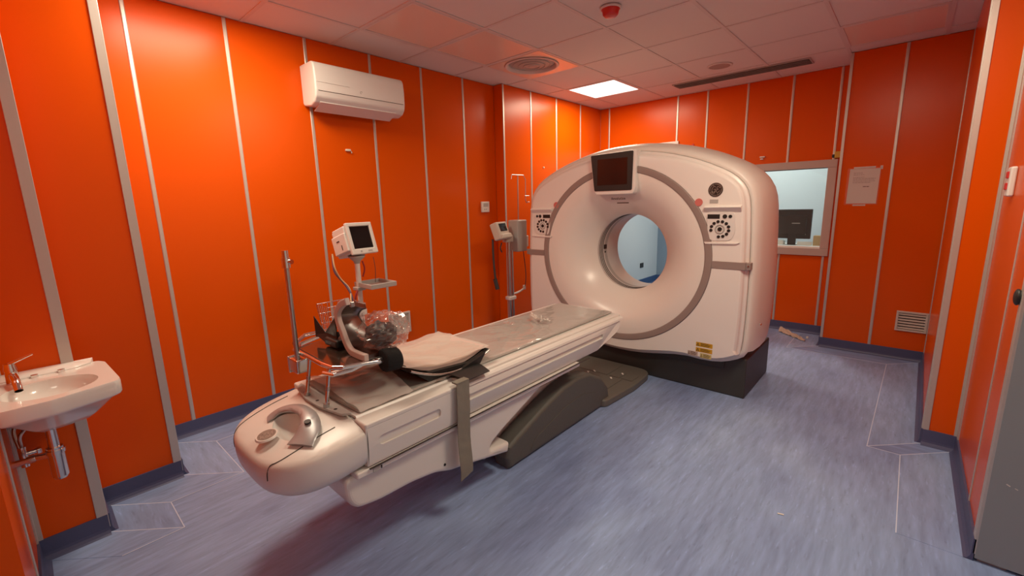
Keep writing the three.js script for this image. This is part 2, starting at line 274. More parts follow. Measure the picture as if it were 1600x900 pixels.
// ---------- floor ----------
const floor = setting('floor');
{ const g = B(-3.6, 1.5, -.12, 0, -5.62, 1.4); uvMetres(g, .55); part('vinyl_sheet', g, M.vinyl, floor);
  const flat = (poly, mat, k = .55) => { const q = extrude(poly, 'y', 0, .0012); uvMetres(q, k); part('vinyl_border', q, mat, floor); };
  const w = .23, o = .03; // border strips welded along the walls with mitred corners
  const loop = [[XA, ZW], [XA, -.07], [XB, -.07], [XB, -.40], [XC, -.40], [XC, -3.50], [XD, -3.5], [XD, ZE]];
  const inner = [[XA + w, ZW - w], [XA + w, -.07 - w], [XB + w, -.07 - w], [XB + w, -.40 - w], [XC + w, -.40 - w], [XC + w, -3.5 + .03], [XD + w, -3.5 - .03], [XD + w, ZE + w]];
  for (let i = 0; i < loop.length - 1; i++) if (i !== 5) flat([loop[i], loop[i + 1], inner[i + 1], inner[i]], i % 2 ? M.vinylX : M.vinyl);
  const loopR = [[XF, ZE], [XF, ZF], [XG, ZF], [XGN, ZH], [XI, ZH], [XI, ZDOOR]];
  const innerR = [[XF - w, ZE + w], [XF - w, ZF + w], [XG - w, ZF + w], [XGN - w, ZH + w], [XI - w, ZH + w], [XI - w, ZDOOR]];
  for (let i = 0; i < loopR.length - 1; i++) flat([loopR[i], loopR[i + 1], innerR[i + 1], innerR[i]], i % 2 ? M.vinylX : M.vinyl);
  const line = (a, b, k = .004) => { const d = new THREE.Vector2(b[0] - a[0], b[1] - a[1]), n = new THREE.Vector2(-d.y, d.x).setLength(k / 2); part('weld_seam', extrude([[a[0] + n.x, a[1] + n.y], [b[0] + n.x, b[1] + n.y], [b[0] - n.x, b[1] - n.y], [a[0] - n.x, a[1] - n.y]], 'y', .0008, .0020), M.weld, floor); };
  for (const [L, I] of [[loop, inner], [loopR, innerR]]) for (let i = 0; i < L.length; i++) { if (i) line(I[i - 1], I[i]); if (i && i < L.length - 1) line(L[i], I[i]); }
  line([-1.17, .9], [-1.06, -.42], .004);
}

// ---------- ceiling ----------
const ceiling = setting('ceiling');
const GX = [-3.6, -2.94, -2.34, -1.74, -1.14, -0.54, 0.06, 0.66, 1.26, 1.5], GZ = [-5.62, -5.41, -4.80, -4.20, -3.59, -2.98, -2.375, -1.77, -1.17, -.565, .04, .645, 1.25, 1.4];
const LITKEY = LIT_PANELS.map(p => p[0] + ',' + p[1]);
const UNLIT = { '-2.94,-2.98': 1, '-2.94,-2.375': 1, '-0.54,-4.8': 1 }, DIFF = '-2.94,-3.59';
part('ceiling_slab', B(-3.65, 1.5, CEIL + .06, CEIL + .16, -5.62, 1.4), M.tileCore, ceiling);
for (let i = 0; i < GX.length - 1; i++) for (let j = 0; j < GZ.length - 1; j++) {
  const k = GX[i] + ',' + GZ[j]; if (LITKEY.includes(k) || UNLIT[k] || k === DIFF) continue;
  const e = .006, y = CEIL + .004 + rng() * .0015, g = B(GX[i] + e, GX[i + 1] - e, y, y + .015, GZ[j] + e, GZ[j + 1] - e); uvMetres(g, 1.6); part('ceiling_tile', g, M.tile, ceiling);
}
for (const x of GX.slice(1, -1)) part('grid_bar', B(x - .012, x + .012, CEIL, CEIL + .03, -5.55, 1.3), M.tbar, ceiling);
for (const z of GZ.slice(1, -1)) for (let i = 0; i < GX.length - 1; i++) part('grid_bar', B(GX[i] + .0121, GX[i + 1] - .0121, CEIL + .0002, CEIL + .03, z - .012, z + .012), M.tbar, ceiling);

// lit ceiling panels
const panelLabels = ['lit square ceiling panel glowing white above the scanner', 'square ceiling panel lamp above the foot end of the patient table', 'square ceiling panel lamp over the open floor right of the patient table', 'square ceiling panel lamp over the entrance beside the grey door'];
LIT_PANELS.forEach(([x0, z0, rad, col], i) => {
  const x1 = x0 + .6, z1 = z0 + .605, c = V((x0 + x1) / 2, CEIL, (z0 + z1) / 2);
  const t = thing('ceiling_light', panelLabels[i], 'ceiling light', c);
  const e = .012, f = .016;
  part('frame', [B(x0 + e, x1 - e, CEIL - .002, CEIL + .03, z0 + e, z0 + e + f), B(x0 + e, x1 - e, CEIL - .002, CEIL + .03, z1 - e - f, z1 - e), B(x0 + e, x0 + e + f, CEIL - .002, CEIL + .03, z0 + e + f, z1 - e - f), B(x1 - e - f, x1 - e, CEIL - .002, CEIL + .03, z0 + e + f, z1 - e - f)], M.white, t);
  part('diffuser', B(x0 + e + f, x1 - e - f, CEIL + .004, CEIL + .012, z0 + e + f, z1 - e - f), std({ color: 0xffffff, emissive: col.clone().lerp(new THREE.Color(1, 1, 1), .7), emissiveIntensity: 2.2, roughness: .5 }), t);
  const L = new THREE.RectAreaLight(col, rad, .54, .545); L.position.set(0, -.004, 0); L.rotation.x = -Math.PI / 2; L.castShadow = true; L.name = 'panel_light'; t.add(L);
});
// unlit panels
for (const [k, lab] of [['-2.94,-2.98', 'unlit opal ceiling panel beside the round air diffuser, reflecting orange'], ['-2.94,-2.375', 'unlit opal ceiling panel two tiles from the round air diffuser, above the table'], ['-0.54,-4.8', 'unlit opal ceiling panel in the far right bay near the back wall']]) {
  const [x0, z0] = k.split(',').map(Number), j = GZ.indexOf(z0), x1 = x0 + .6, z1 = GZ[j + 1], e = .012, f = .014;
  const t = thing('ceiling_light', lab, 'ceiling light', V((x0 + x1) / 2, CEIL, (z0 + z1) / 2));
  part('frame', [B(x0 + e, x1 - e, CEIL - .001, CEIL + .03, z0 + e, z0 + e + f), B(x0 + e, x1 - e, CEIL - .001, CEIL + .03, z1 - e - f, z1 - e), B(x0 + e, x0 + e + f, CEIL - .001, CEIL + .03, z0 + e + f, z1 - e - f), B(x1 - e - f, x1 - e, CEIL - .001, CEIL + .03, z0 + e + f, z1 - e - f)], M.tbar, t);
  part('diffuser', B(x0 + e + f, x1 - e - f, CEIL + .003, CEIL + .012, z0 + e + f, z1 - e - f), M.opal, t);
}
// round air diffuser
{ const x0 = -2.94, x1 = -2.34, z0 = -3.59, z1 = -2.98, c = V(-2.635, CEIL, -3.25);
  const t = thing('air_diffuser', 'round ceiling air diffuser in a square plate beside the lit panel', 'air vent', c);
  const hole = circle(c.x, c.z, .225, 64).reverse();
  part('plate', extrude([[x0 + .013, z0 + .013], [x1 - .013, z0 + .013], [x1 - .013, z1 - .013], [x0 + .013, z1 - .013]], 'y', CEIL - .002, CEIL + .006, 0, [hole]), M.opal, t);
  const L = (pts, m, n) => { const g = lathe(pts, 72); g.translate(c.x, CEIL, c.z); return part(n, g, m, t); };
  L([[.225, .0], [.24, -.006], [.235, -.012], [.215, -.010], [.205, .03], [.215, .03], [.225, 0]], M.tbar, 'rim');
  L([[.200, .016], [.17, .004], [.12, -.004], [.06, -.009], [0, -.010], [0, -.004], [.06, -.003], [.12, .004], [.168, .012], [.195, .022], [.2, .016]], M.greyPlastic, 'dish');
  for (const [r, y] of [[.165, .001], [.12, -.006], [.075, -.010]]) L([[r, y], [r - .002, y - .004], [r - .006, y - .004], [r - .008, y]], M.greyPlastic, 'cone_ring');
  L([[0, -.012], [.03, -.012], [.034, -.006], [.02, .02], [0, .02]], M.greyPlastic, 'centre_cap');
  const bg = lathe([[.0, .035], [.215, .035], [.215, .04], [0, .04]], 48); bg.translate(c.x, CEIL, c.z); part('duct_back', bg, M.dark, t);
}
{ const c = V(-1.545, CEIL, -2.70), t = thing('smoke_detector', 'dark red smoke detector on the ceiling at the top edge', 'smoke detector', c);
  const g = lathe([[.058, 0], [.058, -.012], [.052, -.018], [.048, -.040], [.036, -.052], [0, -.054]], 40); g.translate(c.x, CEIL, c.z); part('body', g, M.red, t);
  const h = lathe([[.0, .002], [.066, .002], [.066, -.008], [.058, -.012], [0, -.012]], 40); h.translate(c.x, CEIL, c.z); part('base', h, M.tbar, t); }
{ const c = V(-1.455, CEIL, -4.53), t = thing('ceiling_speaker', 'small round perforated ceiling speaker near the slot vent', 'speaker', c);
  const g = lathe([[0, -.003], [.085, -.004], [.088, -.006]], 48); g.translate(c.x, CEIL, c.z); part('grille', g, std({ color: lin(.42, .30, .26), roughness: .8, bumpMap: rep(speck, 2), bumpScale: .001 }), t);
  const h = lathe([[.088, .003], [.088, -.006], [.1, -.007], [.108, -.002], [.108, .003]], 48); h.translate(c.x, CEIL, c.z); part('rim', h, M.tbar, t); }
{ const t = thing('slot_vent', 'long dark linear slot vent in the ceiling by the back wall', 'air vent', V(-1.43, CEIL, -4.985)), x0 = -2.03, x1 = -.82, z0 = -5.075, z1 = -4.885;
  part('backing', B(x0, x1, CEIL - .001, CEIL + .003, z0, z1), M.charcoal, t);
  part('frame', [B(x0 - .012, x1 + .012, CEIL - .006, CEIL + .003, z0 - .012, z0), B(x0 - .012, x1 + .012, CEIL - .006, CEIL + .003, z1, z1 + .012), B(x0 - .012, x0, CEIL - .006, CEIL + .003, z0, z1), B(x1, x1 + .012, CEIL - .006, CEIL + .003, z0, z1)], M.greyPlastic, t);
  for (let i = 0; i < 5; i++) part('slat', spin(B(x0, x1, CEIL - .010, CEIL - .008, z0 + .012 + i * .036, z0 + .036 + i * .036), V(0, CEIL - .008, z0 + .024 + i * .036), .35, 0, 0), M.greyPlastic, t); }

// ---------- doorway, window, annex ----------
{ const d = setting('door_1', V(-2.62, 0, ZE)), [a, b, h] = DOOR, w = .06;
  part('door_frame', [B(a - w, a, 0, h + w, ZE - .14, ZE + .02), B(b, b + w, 0, h + w, ZE - .14, ZE + .02), B(a, b, h, h + w, ZE - .14, ZE + .02)], M.white, d); }
{ const w = setting('window_1', V((WIN[0] + WIN[1]) / 2, WIN[2], ZE)), [x0, x1, y0, y1] = WIN, f = .075;
  part('window_frame', [RB(x0 - f, x1 + f, y1, y1 + f, ZE - .12, ZE + .022, .004), RB(x0 - f, x1 + f, y0 - f, y0, ZE - .12, ZE + .022, .004), RB(x0 - f, x0, y0, y1, ZE - .12, ZE + .022, .004), RB(x1, x1 + f, y0, y1, ZE - .12, ZE + .022, .004)], std({ color: lin(.50, .40, .36), roughness: .45 }), w);
  part('window_sill', B(x0, x1, y0, y0 + .012, ZE - .14, ZE - .02), M.white, w);
  part('pane', B(x0, x1, y0 + .012, y1, ZE - .075, ZE - .067), M.glass, w); }
{ const z0 = ZE - .142, z1 = -7.6, xl = -3.33, xr = 0.5;
  const f = setting('floor', V(-1.4, 0, -6.6)); part('vinyl_sheet', B(xl - .1, xr + .1, -.12, 0, z1 - .1, -5.621), M.annexFloor, f);
  const a = setting('wall_annex_left', V(xl, 0, -6.6)); part('wall_board', B(xl - .1, xl, 0, CEIL, z1, z0), M.annexWall, a); part('skirting', B(xl, xl + .012, 0, .1, z1, z0), M.annexFloor, a); part('wall_socket', [RB(xl, xl + .01, .30, .38, -7.05, -6.93, .003)], M.dark, a);
  const b = setting('wall_annex_back', V(-1.4, 0, z1)); part('wall_board', B(xl - .1, xl + .62, 0, CEIL, z1 - .1, z1), M.annexBlue, b); part('wall_board', B(xl + .62, xr + .1, 0, CEIL, z1 - .1, z1), M.annexWall, b); part('skirting', B(xl, xr, 0, .1, z1, z1 + .012), M.annexFloor, b);
  const r = setting('wall_annex_right', V(xr, 0, -6.6)); part('wall_board', B(xr, xr + .1, 0, CEIL, z1, z0), M.annexWall, r);
  const e = setting('wall_annex_front', V(0, 0, z0)); part('wall_board', B(XF + .1, xr, 0, CEIL, z0 - .02, z0), M.annexWall, e);
  const c = setting('ceiling_annex', V(-1.4, CEIL, -6.6)); part('ceiling_board', B(xl - .1, xr + .1, CEIL, CEIL + .1, z1 - .1, -5.621), M.tile, c);
  const t = thing('ceiling_light', 'cool white ceiling panel lighting the control room beyond the window', 'ceiling light', V(-1.6, CEIL, -6.6));
  part('frame', B(-1.91, -1.29, CEIL - .012, CEIL, -6.91, -6.29), M.white, t); part('diffuser', B(-1.88, -1.32, CEIL - .016, CEIL - .012, -6.88, -6.32), std({ color: 0xffffff, emissive: COOL, emissiveIntensity: 2, roughness: .5 }), t);
  const L = new THREE.RectAreaLight(COOL, ANNEX_RADIANCE, .56, .56); L.position.set(0, -.022, 0); L.rotation.x = -Math.PI / 2; L.castShadow = true; L.name = 'panel_light'; t.add(L);
  const dk = thing('desk', 'cream desk under the window in the control room', 'desk', V(-.9, 0, -6.0));
  part('desk_top', RB(-1.75, .1, .84, .868, -6.3, -5.6, .004), M.desk, dk); for (const x of [-1.72, .04]) for (const z of [-6.26, -5.66]) part('leg', B(x, x + .04, 0, .84, z, z + .04), M.greyPlastic, dk);
  const mo = thing('computer_monitor', 'black back of a computer monitor seen through the window', 'monitor', V(-.99, .868, -5.9));
  part('housing', [RB(-1.20, -.815, .955, 1.285, -5.93, -5.895, .008), RB(-1.14, -.86, 1.0, 1.22, -5.90, -5.875, .01)], M.black, mo);
  part('stand', [RB(-1.03, -.95, .885, 1.05, -5.91, -5.876, .005), RB(-1.10, -.88, .868, .885, -5.99, -5.86, .006)], M.black, mo); part('badge_bar', B(-1.0, -.92, 1.125, 1.135, -5.874, -5.872), M.greyPlastic, mo); part('sticker', B(-.90, -.86, 1.0, 1.02, -5.894, -5.892), M.white, mo);
  single('paper_stack', [RB(-1.33, -1.04, .868, .935, -5.83, -5.72, .004), RB(-1.32, -1.05, .9352, .945, -5.82, -5.73, .003)], M.paper, 'white paper stack on the control desk left of the monitor stand', 'papers');
  single('keyboard', [RB(-.93, -.77, .868, .89, -5.83, -5.70, .004), spin(RB(-.92, -.78, .888, .93, -5.82, -5.79, .004), V(-.85, .89, -5.805), -.3, 0, 0)], M.white, 'white keyboard standing on the control desk right of the monitor stand', 'keyboard');
  single('cardboard_box', [RB(-.755, -.69, .868, 1.01, -5.76, -5.66, .003)], M.card, 'small brown cardboard box at the right corner of the control window', 'box');
}

// ---------- logo, prints ----------
function monogram(bg, fg) { return canvasTex(256, 256, (g, w) => {
  g.fillStyle = bg; g.fillRect(0, 0, w, w); g.translate(128, 128); g.strokeStyle = fg; g.lineCap = 'round';
  g.lineWidth = 4; g.beginPath(); g.arc(0, 0, 112, 0, 7); g.stroke();
  for (let k = 0; k < 4; k++) { g.save(); g.rotate(k * Math.PI / 2 + .4); g.lineWidth = 6; g.beginPath(); g.moveTo(-52, -84); g.bezierCurveTo(-20, -104, 30, -104, 60, -80); g.bezierCurveTo(74, -66, 60, -56, 46, -66); g.stroke(); g.restore(); }
  g.lineWidth = 7; // script G
  g.beginPath(); g.moveTo(-6, -44); g.bezierCurveTo(-4, -70, -40, -66, -58, -30); g.bezierCurveTo(-78, 10, -62, 52, -34, 46); g.bezierCurveTo(-12, 40, -4, 10, -4, -8); g.bezierCurveTo(-4, 30, -8, 64, -36, 66); g.bezierCurveTo(-62, 66, -66, 40, -44, 26); g.stroke(); g.beginPath(); g.moveTo(-34, -6); g.bezierCurveTo(-14, -16, 0, -4, 8, -14); g.stroke();
  g.beginPath(); g.moveTo(58, -40); g.bezierCurveTo(58, -66, 22, -62, 22, -34); g.bezierCurveTo(22, -14, 44, -12, 46, -10); g.bezierCurveTo(14, -6, 8, 28, 22, 44); g.bezierCurveTo(38, 58, 64, 38, 66, 16); g.stroke();
}); }
const logoDark = monogram('#241c19', '#a09086'), logoGrey = monogram('#8f867e', '#4a4440');
function logoDisc(c, r, n, tex, name, parent, dep = .004) { const g = new THREE.CylinderGeometry(r, r, dep, 56); g.rotateY(Math.PI / 2); const p = g.attributes.position, u = g.attributes.uv; for (let i = 0; i < p.count; i++) u.setXY(i, .5 + p.getX(i) / (2 * r), .5 - p.getZ(i) / (2 * r)); g.applyQuaternion(new THREE.Quaternion().setFromUnitVectors(V(0, 1, 0), n)); g.translate(c.x, c.y, c.z); return part(name, g, std({ map: tex, roughness: .35 }), parent); }
function print(x0, x1, y0, y1, z, tex, name, parent, mat = {}) { const g = B(x0, x1, y0, y1, z - .001, z); return part(name, g, std({ map: tex, roughness: .5, ...mat }), parent); }
const warnTex = (bg, k) => canvasTex(256, 64, (g) => { g.fillStyle = bg; g.fillRect(0, 0, 256, 64); g.fillStyle = '#2a1c08'; g.beginPath(); g.moveTo(32, 8); g.lineTo(58, 54); g.lineTo(6, 54); g.fill(); g.fillStyle = bg; g.beginPath(); g.moveTo(32, 20); g.lineTo(46, 48); g.lineTo(18, 48); g.fill(); g.fillStyle = '#3a2810'; g.fillRect(30, 28, 4, 14); if (k) for (let i = 0; i < 4; i++) g.fillRect(72, 9 + i * 13, 120 + (i * 37 % 50), 6); });

// ---------- CT scanner ----------
const CX = -1.725, RX = -1.74, CY = 1.0, ZG = -3.2, RO = .738, OV = .70 / .738; // RX, CY: bore axis; OV: the ring is a little wider than high
const gantry = thing('ct_scanner', 'large white ring-shaped CT scanner with a round bore and dark base', 'CT scanner', V(CX, 0, -3.6));
const HALF = [[0, 1.815], [.10, 1.812], [.2, 1.803], [.3, 1.787], [.40, 1.766], [.5, 1.738], [.58, 1.712], [.66, 1.680], [.74, 1.643], [.80, 1.611], [.85, 1.574], [.89, 1.532], [.918, 1.485], [.935, 1.43], [.945, 1.36], [.955, 1.2], [.962, 1.0], [.964, .8], [.962, .6], [.957, .45], [.950, .37]];
const LOW = [[.935, .345], [.90, .322], [.85, .298], [.80, .281], [.74, .271], [.66, .268], [.56, .274], [.46, .266], [.34, .246], [.2, .222], [.08, .212]];
const outlineHalf = HALF.concat(LOW);
const OUT = [...outlineHalf.map(p => [CX + p[0], p[1]]), [CX, .21], ...outlineHalf.slice(1).reverse().map(p => [CX - p[0], p[1]])]; // clockwise from the top
function offsetOut(poly, d, lowK = 1, shrinkY = 0) { const n = poly.length; return poly.map((p, i) => { const w = Math.abs(d) > .03 ? 3 : 1, a = poly[(i + n - w) % n], b = poly[(i + w) % n]; let tx = b[0] - a[0], ty = b[1] - a[1]; const l = Math.hypot(tx, ty); tx /= l; ty /= l; const nx = -ty, ny = tx; const k = ny < -.3 ? lowK : 1; return [p[0] + nx * d * k, p[1] + ny * d * k + (p[1] < .9 ? shrinkY * (1 - p[1] / .9) : 0)]; }); }
{ const rings = [[-.014, ZG - .085], [-.014, ZG - .046], [-.017, ZG - .040], [-.027, ZG - .036], [-.033, ZG - .031], [-.040, ZG - .014], [-.050, ZG - .004], [-.057, ZG - .001], [-.064, ZG]].map(([d, z]) => offsetOut(OUT, d, .35, 0).map(p => V(p[0], p[1], z)));
  const solid = loft(rings.reverse(), true, true, true, .35), cg = disc(V(0, 0, ZG - .2), RO + .002, .4, V(0, 0, 1), 128); cg.scale(1, OV, 1); cg.translate(RX, CY, 0);
  const body = new Brush(mergeVertices(solid)), cut = new Brush(cg); body.updateMatrixWorld(); cut.updateMatrixWorld();
  const ev = new Evaluator(); ev.useGroups = false; const gg = ev.evaluate(body, cut, SUBTRACTION).geometry.clone(); gg.clearGroups(); part('front_cover', toCreasedNormals(gg, .35), M.cover, gantry); }
{ const secs = [[-.012, -3.262, 0, 1], [-.001, -3.258, 0, 1], [.010, -3.262, 0, 1], [.026, -3.28, 0, 1], [.044, -3.34, .0, .3], [.060, -3.45, .02, .2], [.068, -3.56, .05, 0], [.064, -3.66, .09, 0], [.050, -3.75, .14, 0], [.020, -3.84, .20, 0], [-.02, -3.90, .25, 0], [-.07, -3.935, .3, 0], [-.12, -3.95, .32, 0]];
  const rings = secs.map(([d, z, sy, lk]) => offsetOut(OUT, d, lk, sy).map(p => V(p[0], p[1], z)));
  part('side_shell', loft(rings, true, false, false, .9), M.shell, gantry);
  const last = rings[rings.length - 1], hole = last.map(p => { const d = V(p.x - RX, p.y - CY, 0).normalize(); return V(RX + d.x * .46, CY + d.y * .46, -3.955); });
  part('rear_cover', loft([last, hole], true, false, false, .5), M.shell, gantry); }
const zl = (pts, seg = 128) => { const g = lathe(pts, seg); g.rotateX(Math.PI / 2); g.translate(RX, CY, 0); return g; };
const oval = g => { g.translate(-RX, -CY, 0); g.scale(1, OV, 1); g.translate(RX, CY, 0); return g; }; // lathe about the bore axis, pts (radius, z)
part('trim_ring', oval(zl([[RO, ZG - .05], [RO, ZG + .003], [RO - .006, ZG + .007], [RO - .046, ZG + .004], [RO - .051, ZG], [RO - .053, ZG - .05]])), M.band, gantry, 'grey brown ring around the funnel');
{ const f = []; for (let i = 0; i <= 28; i++) { const t = i / 28, r = .686 - (.686 - .322) * Math.pow(t, .92); f.push([r, ZG - .002 - .225 * Math.pow(t, 2.3)]); } f.push([.318, ZG - .24]);
  const g = zl(f), p = g.attributes.position; for (let i = 0; i < p.count; i++) { const dx = p.getX(i) - RX, dy = p.getY(i) - CY, k = THREE.MathUtils.clamp((Math.hypot(dx, dy) - .33) / .33, 0, 1); p.setY(i, CY + dy * (1 + (OV - 1) * k)); } part('funnel', g, M.funnel, gantry); }
part('bore_liner', zl([[.318, ZG - .24], [.320, -3.50], [.322, -3.8], [.35, -3.86], [.40, -3.92], [.46, -3.955]]), M.bore, gantry);
for (const z of [-3.475, -3.50, -3.525]) part('bore_ring', zl([[.321, z - .004], [.317, z - .003], [.317, z + .003], [.321, z + .004]]), M.seam, gantry);
part('bore_window', zl([[.321, -3.56], [.319, -3.562], [.319, -3.60], [.321, -3.603]]), M.greyPlastic, gantry);
part('sensor', [RB(RX - .322, RX - .310, 1.0, 1.04, -3.585, -3.545, .003), B(RX - .321, RX - .314, .965, .98, -3.575, -3.56)], M.black, gantry);
// base
part('base', [RB(CX - .968, -.757, 0, .30, -3.975, -3.303, .012), RB(CX - .80, -.90, .2, .36, -3.93, -3.29, .01)], M.baseDark, gantry);
// display and housing
{ const poly = [[-1.975, 1.792], [-1.578, 1.803], [-1.582, 1.52, .03], [-1.598, 1.478, .02], [-1.922, 1.478, .02], [-1.945, 1.52, .03]].map(p => [p[0], p[1], p[2] ?? .015]);
  const h = part('display_housing', extrude(roundedPoly(poly, .02).reverse(), 'z', ZG - .05, ZG + .032, .008), M.cover, gantry);
  part('display_bezel', extrude(roundedPoly([[-1.968, 1.788], [-1.600, 1.798], [-1.606, 1.508], [-1.932, 1.508]], .012).reverse(), 'z', ZG + .028, ZG + .038, .002), M.bezel, h);
  part('screen', B(-1.905, -1.645, 1.552, 1.752, ZG + .0375, ZG + .0385), M.screen, h);
  const font = await new FontLoader().loadAsync('fonts/droid/droid_sans_bold.typeface.json'), tg = new TextGeometry('Revolution', { font, size: .0185, depth: .001, curveSegments: 4, bevelEnabled: false }); tg.computeBoundingBox(); tg.scale(.120 / (tg.boundingBox.max.x - tg.boundingBox.min.x), 1, 1); tg.translate(-1.797, 1.437, ZG + .0002);
  part('lettering', tg, std({ color: lin(.05, .028, .02), roughness: .6 }), gantry);
  part('lettering', B(-1.745, -1.645, 1.408, 1.416, ZG + .0002, ZG + .0012), std({ color: lin(.05, .03, .02), roughness: .6 }), gantry);
}
// stripe band left and right
for (const s of [1, -1]) { const x0 = s > 0 ? RX + .736 : CX - .938, x1 = s > 0 ? CX + .938 : RX - .736; part('stripe_band', RB(Math.min(x0, x1), Math.max(x0, x1), .950, 1.002, ZG - .06, ZG + .004, .003), M.band, gantry, 'grey brown band across the cover'); part('stripe_end', RB(s > 0 ? CX + .93 : CX - .968, s > 0 ? CX + .968 : CX - .93, .952, 1.0, ZG - .06, ZG - .006, .004), M.band, gantry); }
part('screw', disc(V(-.770, .978, ZG - .007), .006, .006), M.chrome, gantry); part('screw', disc(V(-.700, .565, -3.33), .008, .008, V(1, 0, .3).normalize()), M.chrome, gantry);
// control panels
function buttons(cx, cy, s) { // s = mirror
  const plate = roundedPoly([[cx - .095, cy + .115], [cx + .09, cy + .115], [cx + .098, cy - .02], [cx + .075, cy - .075], [cx - .06, cy - .082], [cx - .078, cy - .03]].map(p => [cx + (p[0] - cx) * s, p[1]]), .03);
  if (s > 0) plate.reverse(); const pl = part('control_panel', extrude(plate, 'z', ZG - .004, ZG + .006, .002), M.white, gantry);
  const Z = ZG + .006;
  part('readout', B(Math.min(cx - .085 * s, cx - .005 * s), Math.max(cx - .085 * s, cx - .005 * s), cy + .07, cy + .10, Z, Z + .0015), M.black, pl);
  for (const [dx, r] of [[.028, .014], [.062, .011]]) part('button', disc(V(cx + dx * s, cy + .086, Z), r, .004), M.black, pl);
  const c = V(cx - .0 * s, cy, Z);
  for (let k = 0; k < 11; k++) { const a = Math.PI * (1.05 - k * .158); part('button', disc(V(c.x + s * .058 * Math.cos(a), c.y + .052 * Math.sin(a), Z), .0105, .004, V(0, 0, 1), 16), M.black, pl); }
  part('button', [disc(c, .014, .005)], M.black, pl); part('dial_ring', (() => { const g = new THREE.TorusGeometry(.028, .005, 8, 32); g.translate(c.x, c.y, Z); return g; })(), M.greyPlastic, pl);
  part('brow', extrude([[ZG - .01, cy + .160], [ZG + .004, cy + .160], [ZG + .024, cy + .150], [ZG + .026, cy + .146], [ZG + .002, cy + .116], [ZG - .01, cy + .116]], 'x', Math.min(cx - .108 * s, cx + .128 * s), Math.max(cx - .108 * s, cx + .128 * s), .003), M.cover, gantry, 'overhanging brow above the buttons');
  part('brow', (() => { const p = [[cx - .09, cy - .105], [cx + .11, cy - .10], [cx + .13, cy - .088], [cx - .10, cy - .09]].map(q => [cx + (q[0] - cx) * s, q[1]]); if (s < 0) p.reverse(); return extrude(p, 'z', ZG - .01, ZG + .010, .003); })(), M.cover, gantry);
}
buttons(-.962, 1.222, 1); buttons(2 * CX + .962, 1.222, -1);
part('stop_button', [disc(V(-1.113, 1.405, ZG - .002), .026, .008)], M.stopRed, gantry, 'round red stop button'); part('stop_button', [disc(V(2 * CX + 1.113, 1.405, ZG - .002), .026, .008)], M.stopRed, gantry, 'round red stop button');
logoDisc(V(-1.006, 1.486, ZG + .001), .047, V(0, 0, 1), logoDark, 'emblem', gantry);
part('name_plate', RB(-1.04, -.985, 1.397, 1.422, ZG - .002, ZG + .003, .001), M.greyPlastic, gantry);
print(-1.078, -.962, .366, .398, ZG + .001, warnTex('#c89a1e', 1), 'warning_label', gantry); print(-1.078, -.962, .325, .357, ZG + .001, warnTex('#c89a1e', 1), 'warning_label', gantry);
print(-1.135, -1.062, .288, .322, ZG + .001, warnTex('#b9a49a', 1), 'warning_label', gantry); print(-1.045, -.966, .284, .318, ZG + .001, warnTex('#c9b878', 1), 'warning_label', gantry);

